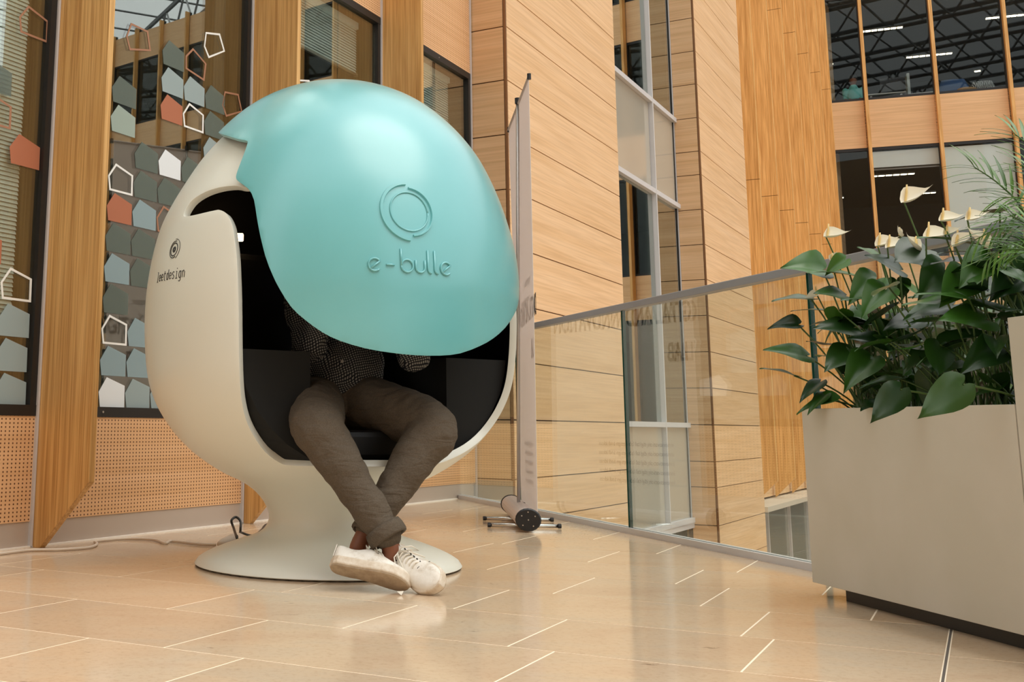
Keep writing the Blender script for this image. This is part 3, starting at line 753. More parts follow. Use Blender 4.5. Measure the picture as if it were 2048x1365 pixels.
# black print on the shell side
th_e, z_e = -82.6, 1.131
mb = MB()
band(pS, AXc, th_e, z_e, .029, .033, 75, 300, .0008, .0006, mb); band(pS, AXc, th_e, z_e, .036, .041, -60, 95, .0008, .0006, mb); band(pS, AXc, th_e, z_e, .022, .025, 0, 360, .0008, .0006, mb)
band(pS, AXc, th_e, z_e, .0001, .014, 0, 360, .0008, .0006, mb)
mb.build('printed_emblem', M_print, shell)
def ell(x, y, a, b, a0, a1, n=10): return [(x + a * math.cos(math.radians(a0 + (a1 - a0) * i / n)), y + b * math.sin(math.radians(a0 + (a1 - a0) * i / n))) for i in range(n + 1)]
Wc = .0215
def L_l(x): return [[(x + .003, .036), (x + .009, .036), (x + .009, .0), (x + .004, 0)], [(x + .009, 0), (x + .015, 0)]]
def L_e(x): return [[(x + .002, .013), (x + .016, .013)] + ell(x + .009, .013, .007, .012, 0, 320, 12)]
def L_t(x): return [[(x + .007, .034), (x + .007, .004), (x + .010, .0), (x + .015, .0)], [(x + .002, .025), (x + .015, .025)]]
def L_d(x): return [[(x + .015, .037), (x + .015, 0)], ell(x + .009, .0125, .006, .0125, 0, 360, 12)]
def L_s(x): return [[(x + .015, .023), (x + .009, .026), (x + .004, .023), (x + .003, .018), (x + .009, .013), (x + .015, .009), (x + .014, .003), (x + .009, 0), (x + .002, .003)]]
def L_i(x): return [[(x + .005, .025), (x + .010, .025), (x + .010, 0)], [(x + .004, 0), (x + .016, 0)], [(x + .010, .034), (x + .010, .037)]]
def L_g(x): return [[(x + .015, .025), (x + .015, -.008), (x + .010, -.012), (x + .004, -.010)], ell(x + .009, .0125, .006, .0125, 0, 360, 12)]
def L_n(x): return [[(x + .003, .025), (x + .003, 0)], [(x + .003, .018), (x + .009, .026), (x + .015, .021), (x + .015, 0)]]
T = []; x = -10 * Wc / 2
for f_ in (L_l, L_e, L_e, L_t, L_d, L_e, L_s, L_i, L_g, L_n): T += f_(x); x += Wc
strokes('printed_lettering', pS, AXc, T, .0016, M_print, shell, .0002, th0=-83.3, z0=1.022, sc=1.0)
# gasket under the base, seat and side cushions
def ringz(r, z, n=64): return [AXc + V((math.cos(2 * PI * i / n) * r, math.sin(2 * PI * i / n) * r, z)) for i in range(n)]
MB().rings([ringz(.488, .0), ringz(.497, .004), ringz(.497, .010), ringz(.46, .012)]).build('gasket', M_gasket, pod, smooth=True)
def PL(f, l, z): return AXc + fv * f + lv * l + V((0, 0, z))
for sg in (-1, 1):
    rings = []
    for z in (.352, .40, .45, .50, .56, .64, .72, .768):
        R = pS.r_of_z(z) - .034; fr_, bk, inn = min(.375, R * .92), -.30, .285
        tf = math.sqrt(max(R * R - fr_ * fr_, .0004)); tk = math.sqrt(max(R * R - bk * bk, .0001)); inn2 = min(inn, tf - .004, tk - .004)
        ring = [PL(fr_, sg * inn2, z), PL(fr_, sg * (inn2 + tf) / 2, z), PL(fr_, sg * tf, z)]
        a0, a1 = math.atan2(tf, fr_), math.atan2(tk, bk)
        for i in range(1, 6): a = a0 + (a1 - a0) * i / 6; ring.append(PL(R * math.cos(a), sg * R * math.sin(a), z))
        ring += [PL(bk, sg * tk, z), PL(bk, sg * inn2, z)]
        rings.append(ring)
    MB().rings(rings).build('side_cushion', M_felt, pod, bevel=.006, fix=True)
def rbx(f0, f1, l0, l1, z0, z1):
    mb = MB(); return mb.hexa([PL(f0, l0, z0), PL(f1, l0, z0), PL(f1, l1, z0), PL(f0, l1, z0), PL(f0, l0, z1), PL(f1, l0, z1), PL(f1, l1, z1), PL(f0, l1, z1)])
rbx(-.30, .395, -.282, .282, .395, .50).build('seat', M_leather, pod, bevel=.022, fix=True)
rbx(-.22, .30, -.24, .24, .352, .394).build('seat_base', M_black_in, pod, fix=True)
b = MB(); b.hexa([PL(-.36, -.28, .46), PL(-.26, -.28, .46), PL(-.26, .28, .46), PL(-.36, .28, .46), PL(-.50, -.26, 1.22), PL(-.40, -.26, 1.22), PL(-.40, .26, 1.22), PL(-.50, .26, 1.22)])
b.build('backrest', M_leather, pod, bevel=.03, fix=True)
lp = V(atY(478, 475, 4.75)); MB().box((lp.x - .06, lp.y - .01, lp.z - .016), (lp.x + .018, lp.y + .01, lp.z + .016)).build('interior_lamp', M_glow, pod, bevel=.004)
# ================================================================ PERSON
def check_shirt():
    m = Mat('checked_navy_shirt', (40, 44, 52), .85, 0, .2)
    g_ = m.n('ShaderNodeNewGeometry'); r1 = m.n('ShaderNodeVectorRotate', rotation_type='Y_AXIS'); r1.inputs['Angle'].default_value = .3; m.l(g_.outputs['Position'], r1.inputs['Vector'])
    nz_ = m.noise(g_.outputs['Position'], 7, 2); sp_ = m.n('ShaderNodeSeparateXYZ'); m.l(r1.outputs[0], sp_.inputs[0])
    def st(a):
        f = m.math('FRACT', m.math('DIVIDE', m.math('ADD', m.math('ADD', a, m.math('MULTIPLY', nz_, .06)), 50), .0085)); return m.math('GREATER_THAN', f, .42)
    k = m.math('MULTIPLY', st(sp_.outputs[0]), st(sp_.outputs[2]))
    m.color(m.mix(k, lin((24, 27, 35)), lin((140, 138, 132)))); return m.m
M_shirt = check_shirt()
def trousers_m():
    m = Mat('taupe_twill', (98, 88, 76), .85, 0, .2); g_ = m.n('ShaderNodeNewGeometry')
    n1 = m.noise(g_.outputs['Position'], 9, 3, .6, .6); n2 = m.noise(g_.outputs['Position'], 260, 2); mp = m.n('ShaderNodeMapping'); mp.inputs['Rotation'].default_value = (0, .6, 0); mp.inputs['Scale'].default_value = (6, 6, 22); m.l(g_.outputs['Position'], mp.inputs[0]); n3 = m.noise(mp.outputs[0], 1.3, 3, .5, .8)
    m.color(m.ramp(n2, [(.3, (84, 75, 64)), (.7, (98, 88, 76))])); h = m.math('ADD', m.math('MULTIPLY', n1, .7), n3); m.bump(h, .55, .02); return m.m
M_trouser = trousers_m()
M_skin = plain('brown_skin', (128, 78, 54), .5)
M_hair = plain('black_hair', (22, 18, 16), .7)
M_shoe = None
def shoe_m():
    m = Mat('scuffed_white_leather', (226, 222, 212), .5); g_ = m.n('ShaderNodeNewGeometry'); n = m.noise(g_.outputs['Position'], 22, 4, .7); n2 = m.noise(g_.outputs['Position'], 45, 3)
    m.color(m.ramp(n, [(.3, (196, 184, 166)), (.5, (228, 224, 215)), (.8, (238, 236, 230))])); m.bump(n2, .35, .004); return m.m
M_shoe = shoe_m()
def sole_m(name, a, b):
    m = Mat(name, a, .65); g_ = m.n('ShaderNodeNewGeometry'); n = m.noise(g_.outputs['Position'], 28, 4, .7); m.color(m.ramp(n, [(.3, a), (.65, b)])); return m.m
M_foxing = sole_m('dirty_white_rubber', (196, 178, 154), (224, 216, 202)); M_tread = sole_m('worn_tan_outsole', (156, 138, 116), (186, 170, 148))
M_lace = plain('white_lace', (226, 220, 206), .8)
hipR, hipL = V((.02, 4.40, .60)), V((.205, 4.37, .60))
kneeR, kneeL = V((.035, 3.955, .515)), V((.435, 4.08, .51))
ankR, ankL = V((.268, 3.852, .148)), V((.180, 3.935, .140))
chest, neck, headc = V((.11, 4.58, .98)), V((.12, 4.58, 1.20)), V((.13, 4.55, 1.36))
shR, shL = V((-.055, 4.50, 1.13)), V((.29, 4.63, 1.13))
elR, elL = V((.005, 4.24, .80)), V((.385, 4.22, .765))
waR, waL = V((.10, 4.10, 1.00)), V((.30, 4.08, 1.00))
per = thing('person', 'person seated in the pod in a checked shirt, taupe trousers and white sneakers, ankles crossed', 'person', (.12, 4.5, 0))
def chain(mb, pts, rad, n=16, sub=5):
    P_ = [V(p) for p in pts]; q = []; rr = []
    for i in range(len(P_) - 1):
        a, b, c, d = P_[max(i - 1, 0)], P_[i], P_[i + 1], P_[min(i + 2, len(P_) - 1)]
        for k in range(sub):
            t = k / sub; q.append(.5 * ((2 * b) + (c - a) * t + (2 * a - 5 * b + 4 * c - d) * t * t + (3 * b - a - 3 * c + d) * t ** 3)); rr.append(rad[i] + (rad[i + 1] - rad[i]) * (t * t * (3 - 2 * t)))
    q.append(P_[-1]); rr.append(rad[-1]); mb.tube(q, rr, n); mb.ball(q[0], rr[0], 16, 10); mb.ball(q[-1], rr[-1], 16, 10)
def remeshed(mb, name, mat, parent, vox=.008, it=6):
    o = mb.build(name, mat, parent, smooth=True, fix=True); r = o.modifiers.new('remesh', 'REMESH'); r.mode = 'VOXEL'; r.voxel_size = vox; r.use_smooth_shade = True
    s = o.modifiers.new('smooth', 'SMOOTH'); s.iterations = it; s.factor = .6; return o
# body: one continuous surface
mb = MB()
pel = (hipR + hipL) / 2 + V((0, .03, .03))
chain(mb, [pel, pel.lerp(chest, .5), chest, neck + V((0, 0, -.06))], [.125, .12, .14, .075]); chain(mb, [neck + V((0, 0, -.08)), neck + V((0, 0, .03)), headc + V((0, .02, -.03))], [.062, .055, .06])
chain(mb, [shR, shR.lerp(shL, .5) + V((0, 0, .03)), shL], [.06, .08, .06])
mb.ball(headc, .098, 20, 14, (.80, .98, 1.18)); mb.ball(headc + V((0, -.03, -.06)), .062, 16, 10, (.9, 1, .8))
mb.tube([headc + V((0, -.09, .02)), headc + V((0, -.112, -.018))], [.009, .016], 8); mb.ball(headc + V((0, -.112, -.02)), .016)
for sg in (-1, 1): mb.ball(headc + V((sg * .08, 0, -.01)), .028, 10, 8, (.35, .7, 1))
for h, k, a in ((hipR, kneeR, ankR), (hipL, kneeL, ankL)): chain(mb, [pel, h, h.lerp(k, .55), k, k.lerp(a, .4), a, a + V((0, 0, -.05))], [.10, .085, .07, .055, .050, .031, .029])
for s, e, w_ in ((shR, elR, waR), (shL, elL, waL)): chain(mb, [s, s.lerp(e, .5), e, e.lerp(w_, .5), w_], [.05, .044, .04, .036, .027])
body = remeshed(mb, 'body', M_skin, per, .009)
for sg, w_ in ((1, waR), (-1, waL)):      # hands closed on the phone: palm, four fingers, thumb
    mb = MB(); dirn = V((sg * .25, -.1, .96)).normalized(); side = V((sg * .9, -.3, -.2)).normalized(); pal = w_ + dirn * .05
    mb.tube([w_, pal, w_ + dirn * .09], [.026, .036, .036], 12); mb.ball(w_, .026); mb.ball(w_ + dirn * .09, .035)
    for i in range(4):
        b0 = w_ + dirn * (.085) + V((0, -1, 0)).cross(dirn) * 0 + V((0, -.004, 0)) + V((0, 0, 1)).cross(side).normalized() * ((i - 1.5) * .018)
        L = (.034, .040, .037, .028)[i]; mb.tube([b0, b0 + dirn * L, b0 + dirn * L * 1.4 + side * L * .7, b0 + dirn * L * 1.2 + side * L * 1.4], [.0095, .009, .0085, .007], 8); mb.ball(b0 + dirn * L * 1.2 + side * L * 1.4, .007, 8, 6)
    tb0 = w_ + dirn * .03; mb.tube([tb0, tb0 + side * .04 + dirn * .02, tb0 + side * .055 + dirn * .05], [.014, .011, .008], 8); mb.ball(tb0 + side * .055 + dirn * .05, .008, 8, 6)
    remeshed(mb, 'hand', M_skin, per, .0035, 3)
for sg in (-1, 1):
    ey = MB().ball(headc + V((sg * .032, -.082, .012)), .012, 10, 8).build('eye', plain('eye_white', (225, 220, 212), .2), per, smooth=True)
    MB().ball(headc + V((sg * .032, -.092, .012)), .005, 8, 6).build('iris', M_hair, ey)
MB().tube([headc + V((-.024, -.088, -.052)), headc + V((0, -.098, -.054)), headc + V((.024, -.088, -.052))], [.003, .006, .003], 8).build('mouth', plain('lips', (110, 58, 48), .5), per, smooth=True)
mb = MB(); mb.ball(headc + V((0, .018, .028)), .1, 20, 12, (.86, .98, 1.02)); mb.build('hair', M_hair, per, smooth=True)
# trousers
mb = MB()
chain(mb, [pel + V((0, .0, .07)), pel, (hipR + hipL) / 2], [.135, .145, .11])
chain(mb, [pel + V((-.08, 0, 0)), hipR, hipR.lerp(kneeR, .5) + V((0, 0, .01)), kneeR + V((0, .02, .0)), kneeR.lerp(ankR, .22) + V((0, -.005, 0)), kneeR.lerp(ankR, .6), ankR + V((-.012, 0, .03))], [.10, .115, .108, .092, .080, .064, .053])
chain(mb, [pel + V((.08, 0, 0)), hipL, hipL.lerp(kneeL, .5) + V((0, 0, .01)), kneeL + V((0, .02, 0)), kneeL.lerp(ankL, .22), kneeL.lerp(ankL, .6), ankL + V((.026, .01, .05))], [.10, .112, .098, .090, .078, .060, .043])
tro = remeshed(mb, 'trousers', M_trouser, per, .007, 5)
tx = bpy.data.textures.new('crease', 'CLOUDS'); tx.noise_scale = .07; tx.noise_depth = 2
dm = tro.modifiers.new('crease', 'DISPLACE'); dm.texture = tx; dm.strength = .016; dm.mid_level = .5; dm.texture_coords = 'GLOBAL'
for k, a, t0 in ((kneeR, ankR, .0), (kneeL, ankL, .0)):
    ax = (a - k).normalized(); c = a + (V((-.012, .004, .034)) if k is kneeR else V((.030, .006, .046))); mbc = MB(); rg = []
    kk = 1.0 if k is kneeR else .80
    for r_, h in ((.054 * kk, .014), (.061 * kk, .018), (.065 * kk, .002), (.0655 * kk, -.022), (.062 * kk, -.030), (.054 * kk, -.028), (.052 * kk, -.01)): 
        e1 = ax.cross(V((0, 1, 0))).normalized(); e2 = ax.cross(e1)
        rg.append([c + ax * -h * 1.0 + e1 * math.cos(2 * PI * i / 28) * r_ * (1 + .05 * math.sin(3 * i)) + e2 * math.sin(2 * PI * i / 28) * r_ for i in range(28)])
    mbc.rings(rg, cap=False); cu_ = mbc.build('rolled_cuff', M_trouser, tro, smooth=True, fix=True)
bt_ = MB(); bt_.rings([[pel + V((math.cos(2 * PI * i / 28) * .142, math.sin(2 * PI * i / 28) * .128, h)) for i in range(28)] for h in (.055, .095)], cap=False)
# shirt
mb = MB(); b0 = pel + V((.0, .0, .065))
chain(mb, [b0, b0.lerp(chest, .35) + V((0, -.01, 0)), chest, neck + V((0, 0, -.07))], [.158, .155, .165, .085])
chain(mb, [b0 + V((-.05, 0, 0)), chest + V((-.05, 0, 0))], [.13, .12]); chain(mb, [b0 + V((.05, 0, 0)), chest + V((.06, 0, 0))], [.125, .12])
chain(mb, [shR, shR.lerp(shL, .5) + V((0, 0, .02)), shL], [.075, .09, .075])
chain(mb, [shR, shR.lerp(elR, .5), elR, elR.lerp(waR, .25), elR.lerp(waR, .75)], [.07, .066, .064, .052, .042]); chain(mb, [shL, shL.lerp(elL, .5), elL, elL.lerp(waL, .3)], [.07, .064, .062, .056])
shi = remeshed(mb, 'shirt', M_shirt, per, .009, 5)
tx2 = bpy.data.textures.new('fold', 'CLOUDS'); tx2.noise_scale = .09; tx2.noise_depth = 2
dm = shi.modifiers.new('fold', 'DISPLACE'); dm.texture = tx2; dm.strength = .03; dm.mid_level = .5; dm.texture_coords = 'GLOBAL'
cA = elL.lerp(waL, .3)
MB().rings([[cA + V((math.cos(2 * PI * i / 20) * r_, math.sin(2 * PI * i / 20) * r_ * .9, h)) for i in range(20)] for r_, h in ((.052, -.03), (.062, -.01), (.064, .03), (.056, .034))], cap=False).build('rolled_sleeve', M_shirt, shi, smooth=True, fix=True)
for t in (.1, .35, .6, .85):
    c = (b0 + V((.015, -.172, .02))).lerp(chest + V((.0, -.165, .05)), t); MB().tube([c, c + V((0, -.004, 0))], .006, 8).build('button', plain('shirt_button', (150, 146, 140), .4), shi)
# shoes
def shoe(ax, up, heel, flip=1, L=.285):
    ax = ax.normalized(); up = (up - ax * up.dot(ax)).normalized(); sd = up.cross(ax)
    def Q(x, y, z): return heel + ax * x * L + sd * y * flip + up * z
    W = [(0, .0), (.02, .020), (.08, .031), (.22, .035), (.38, .034), (.55, .040), (.70, .047), (.82, .046), (.92, .036), (.98, .018), (1.0, .0)]
    def wd(x):
        for (a, b), (c, d) in zip(W[:-1], W[1:]):
            if a <= x <= c: return b + (d - b) * (x - a) / (c - a)
        return 0
    def ctr(x): return .010 * math.sin(PI * min(max((x - .2) / .8, 0), 1)) * -1
    xs = [.0, .012, .035, .08, .15, .25, .35, .45, .55, .65, .75, .83, .9, .95, .985, 1.0]
    def outline(g_, z): 
        o = [Q(x + (.02 if x > .5 else -.02) * (g_ / .006) * (1 if x in (0, 1) else 0), ctr(x) + wd(x) + g_ * (0 if x in (0, 1.0) else 1), z) for x in xs]
        return o + [Q(x, ctr(x) - wd(x) - g_, z) for x in reversed(xs[1:-1])]
    st_ = empty('shoe', heel, per)
    st_['label'] = 'scuffed white low-top sneaker'
    so = MB().rings([outline(.003, .0), outline(.006, .004), outline(.006, .026), outline(.002, .030)]).build('foxing', M_foxing, st_, smooth=False, bevel=.002, fix=True)
    MB().rings([outline(-.001, -.0035), outline(.002, .001)]).build('outsole', M_tread, st_, fix=True)
    # upper: lofted sections along the length
    rings = []; N = 20
    H = [(.0, .066), (.04, .084), (.12, .080), (.22, .070), (.32, .078), (.42, .090), (.5, .084), (.6, .070), (.7, .058), (.8, .050), (.9, .044), (.97, .037), (1.0, .03)]
    def hh(x):
        for (a, b), (c, d) in zip(H[:-1], H[1:]):
            if a <= x <= c: return b + (d - b) * (x - a) / (c - a)
        return .03
    for x in (.004, .03, .08, .15, .25, .35, .45, .55, .65, .75, .84, .91, .96, .992):
        wx = max(wd(x) + .002, .006); h = hh(x) - .024; tw = .62 if x < .45 else .78
        rg = []
        for i in range(N):
            a = PI * i / (N - 1); c, s_ = math.cos(a), math.sin(a)
            yy = math.copysign(abs(c) ** .72, c) * wx * (1 - .30 * s_ if x < .45 else 1 - .06 * s_); rg.append(Q(x, ctr(x) + yy, .024 + h * (s_ ** .8)))
        rings.append(rg)
    k = MB(); n = N
    for r_ in rings: k.v += [tuple(p) for p in r_]
    for i in range(len(rings) - 1):
        for j in range(N - 1):
            if i in (1, 2, 3, 4) and 7 <= j <= 11: continue      # foot opening
            q = i * N + j; k.f.append((q, q + 1, q + N + 1, q + N)); k.m.append(0)
    k.f.append(tuple(range(N))); k.f.append(tuple(range((len(rings) - 1) * N, len(rings) * N))); k.m += [0, 0]
    up_ = k.build('upper', M_shoe, st_, smooth=True, fix=True); s1 = up_.modifiers.new('solid', 'SOLIDIFY'); s1.thickness = .003; s2 = up_.modifiers.new('sub', 'SUBSURF'); s2.levels = 1; s2.render_levels = 1
    # tongue, lace rows, heel tab, eyelets, toe seam
    tg = MB(); tg.rings([[Q(x, y, hh(x) + z) for y, z in ((-.018, -.004), (0, .002), (.018, -.004), (.018, -.008), (0, -.003), (-.018, -.008))] for x in (.34, .44, .52)]); tg.v = tg.v
    tg2 = [[Q(.36, y, .100 + z) for y, z in ((-.02, -.004), (0, .0), (.02, -.004), (.02, -.008), (0, -.004), (-.02, -.008))], [Q(.42, y, .086 + z) for y, z in ((-.018, -.004), (0, .0), (.018, -.004), (.018, -.008), (0, -.004), (-.018, -.008))], [Q(.6, y, .070 + z) for y, z in ((-.014, -.003), (0, .0), (.014, -.003), (.014, -.006), (0, -.004), (-.014, -.006))]]
    MB().rings(tg2).build('tongue', M_shoe, st_, smooth=True, fix=True)
    for i in range(6):
        x = .43 + i * .046; z = hh(x); w_ = .021 - i * .0006
        MB().tube([Q(x, -w_, z - .007), Q(x - .012, -.008, z + .004), Q(x - .012, .008, z + .004), Q(x, w_, z - .007)], .0024, 6).build('lace', M_lace, st_, smooth=True)
        for sg in (-1, 1): MB().tube([Q(x, sg * (w_ + .001), z - .010), Q(x, sg * (w_ + .0015), z - .0045)], .003, 6).build('eyelet', M_print, st_)
    for sg in (-1, 1): MB().tube([Q(.42, 0, .094), Q(.44, sg * .02, .100), Q(.50, sg * .042, .084), Q(.55, sg * .045, .062), Q(.50, sg * .032, .078), Q(.42, 0, .096)], .0022, 6).build('lace_loop', M_lace, st_, smooth=True)
    for sg in (-1, 1): MB().tube([Q(.46, sg * .012, .092), Q(.58, sg * .030, .074), Q(.66, sg * .040, .050)], .002, 6).build('lace_end', M_lace, st_, smooth=True)
    MB().tube([Q(.70, -.040, .034), Q(.705, -.02, .052), Q(.70, 0, .0595), Q(.705, .02, .052), Q(.70, .040, .034)], .0011, 5).build('toe_seam', M_print, st_)
    MB().hexa([Q(-.006, -.010, .034), Q(.004, -.010, .034), Q(.004, .010, .034), Q(-.006, .010, .034), Q(-.004, -.009, .078), Q(.01, -.009, .078), Q(.01, .009, .078), Q(-.004, .009, .078)]).build('heel_tab', M_print if flip < 0 else M_shoe, st_, bevel=.002)
    return st_
# left foot, resting on its outer edge, sole turned to the camera; right foot, toe down, in front
sA = shoe(V((.242, -.05, -.052)), V((.12, .56, .80)), V((.079, 3.835, .073)), 1, .258)
sB = shoe(V((.48, -.80, -.27)), V((-.60, -.58, .55)), V((.296, 3.965, .100)), 1, .270)
mb = MB(); c = V((.300, 3.755, .006)); mb.prism([c + V((-.014, 0, .004)), c + V((.006, -.004, .006)), c + V((-.002, -.014, -.005))], (0, .001, .001))
mb.build('lace_tip', M_lace, sB, fix=True)

# ================================================================ PLANTERS
pa, pb_ = gnd(1625, 1165, .04), gnd(2048, 1272, .04); pd_ = (pb_ - pa).normalized(); pn = V((-pd_.y, pd_.x, 0))
if pn.x < 0: pn = -pn
pa.z = 0
def LP(t, d, z): return pa + pd_ * t + pn * d + V((0, 0, z))
def lbox(mb, t0, t1, d0, d1, z0, z1): return mb.hexa([LP(t0, d0, z0), LP(t1, d0, z0), LP(t1, d1, z0), LP(t0, d1, z0), LP(t0, d0, z1), LP(t1, d0, z1), LP(t1, d1, z1), LP(t0, d1, z1)])
def planter(t0, t1, d1, h, label):
    p = thing('planter', label, 'planter', LP((t0 + t1) / 2, d1 / 2, 0), 'planters beside the railing'); m = MB(); th = .012
    lbox(m, t0, t1, 0, th, .04, h); lbox(m, t0, t1, d1 - th, d1, .04, h); lbox(m, t0, t0 + th, th, d1 - th, .04, h); lbox(m, t1 - th, t1, th, d1 - th, .04, h); lbox(m, t0 + th, t1 - th, th, d1 - th, .04, .06)
    m.build('box', M_planter, p, bevel=.0015); lbox(MB(), t0 + .13, t1 - .03, .035, d1 - .04, .0, .04).build('plinth', M_blackf, p)
    s = MB(); nx, ny = 16, 8
    for j in range(ny + 1):
        for i in range(nx + 1): s.v.append(tuple(LP(t0 + .012 + (t1 - t0 - .024) * i / nx, .012 + (d1 - .024) * j / ny, h - .035 + random.uniform(-.008, .008))))
    for j in range(ny):
        for i in range(nx): q = j * (nx + 1) + i; s.f.append((q, q + 1, q + nx + 2, q + nx + 1)); s.m.append(0)
    s.build('soil', M_soil, p, smooth=True); return p
planter(0, .995, .36, .588, 'low pale grey rectangular planter filled with white-flowered plants beside the railing')
planter(1.0, 1.75, .36, .80, 'taller pale grey planter cut off at the picture edge, in front of the low planter')
def leaf_mat(name, a, b):
    m = Mat(name, a, .33, 0, .5); oi = m.n('ShaderNodeObjectInfo'); m.color(m.ramp(oi.outputs['Random'], [(0, a), (1, b)])); m.b.inputs['Subsurface Weight'].default_value = 0
    return m.m
M_leaf = leaf_mat('glossy_green_leaf', (16, 44, 12), (54, 98, 26)); M_stem = plain('green_stem', (72, 100, 42), .5); M_palm = leaf_mat('palm_leaflet', (50, 88, 30), (96, 140, 56))
def spathe_m():
    m = Mat('cream_spathe', (250, 248, 234), .35); m.b.inputs['Transmission Weight'].default_value = 0; return m.m
M_spathe = spathe_m(); M_spadix = plain('pale_yellow_spadix', (232, 204, 140), .6)
def leaf_mesh(name, w=.42, lob=.16, fold=.10, droop=.22, mat=None, nt_=9, ns=3, wav=.02):
    k = MB(); prof = [(-.16, .16), (-.08, .34), (.0, .44), (.12, .5), (.28, .47), (.45, .40), (.62, .29), (.78, .17), (.9, .07), (1.0, .0)]
    for i, (t, hw) in enumerate(prof):
        for j in range(-ns, ns + 1):
            s = j / ns; x = t
            if t < 0: x = t * (abs(s) ** .5) + (0 if abs(s) > .01 else .0); 
            y = s * hw * w * 2; z = fold * abs(s) * hw * 2 - droop * max(t, 0) ** 2 - .12 * (abs(s) ** 2) * hw + wav * math.sin(7 * t + (3 if s > 0 else 1)) * abs(s)
            k.v.append((x, y, z))
    n = 2 * ns + 1
    for i in range(len(prof) - 1):
        for j in range(n - 1): q = i * n + j; k.f.append((q, q + 1, q + n + 1, q + n)); k.m.append(0)
    return k.mesh(name, mats=(mat or M_leaf,), smooth=True)
leafs = [leaf_mesh('leaf_blade', .33, fold=.10, droop=.14), leaf_mesh('leaf_blade', .32, fold=.22, droop=.25, wav=.03), leaf_mesh('leaf_blade', .35, fold=.05, droop=.06, wav=.03)]
def orient(p, d, up):
    x = V(d).normalized(); up = V(up); z = (up - x * up.dot(x))
    z = z.normalized() if z.length > 1e-4 else x.orthogonal(); y = z.cross(x); return Matrix(((x.x, y.x, z.x, p[0]), (x.y, y.y, z.y, p[1]), (x.z, y.z, z.z, p[2]), (0, 0, 0, 1)))
def put(mesh, name, parent, p, d, up, L, wide=1.0):
    o = bpy.data.objects.new(name, mesh); C.objects.link(o); o.parent = parent
    o.matrix_local = Matrix.Translation(-wloc(parent)) @ orient(p, d, up) @ Matrix.Diagonal((L, L * wide, L, 1)); return o
LABP = ['white-flowered anthurium at the railing end of the low planter', 'second anthurium from the railing end of the low planter', 'white-flowered anthurium in the middle of the low planter', 'anthurium behind the big hanging dark leaf in the low planter', 'anthurium in the low planter next to the taller planter']
plants = []
for i, t in enumerate((.10, .30, .50, .70, .90)):
    c = LP(t, .19, .56); plants.append((thing('anthurium_plant', LABP[i], 'plant', c, 'anthuriums in the low planter'), c, t))
def nearest(p): return min(plants, key=lambda q: (q[1] - p).length)
rl_ = random.Random(11)
def stem(parent, c, p, r=.0028, bend=.5):
    a = c + V((rl_.uniform(-.05, .05), rl_.uniform(-.05, .05), 0)); a.z = .56; mid = a.lerp(p, .5) + V((0, 0, .25 * (p - a).length * bend * .5)); mid.x = a.x + (p.x - a.x) * .35; mid.y = a.y + (p.y - a.y) * .35
    pts = [a.lerp(mid, t) * (1 - t) + mid.lerp(p, t) * t for t in (0, .17, .34, .5, .67, .84, 1)]
    MB().tube(pts, [r * 1.2] + [r] * 6, 5, cap=False).build('stem', M_stem, parent, smooth=True)
def leaf_px(b, t, Yb, dY=-.03, wide=1.0, m=0, up=(0, 0, 1), Lk=1.0):
    p = atY(b[0], b[1], Yb); q = atY(t[0], t[1], Yb + dY); d = q - p; pl = nearest(p); put(leafs[m], 'leaf', pl[0], p, d, up, d.length * Lk, wide); stem(pl[0], pl[1], p)
UL = (-.25, -.6, .75)
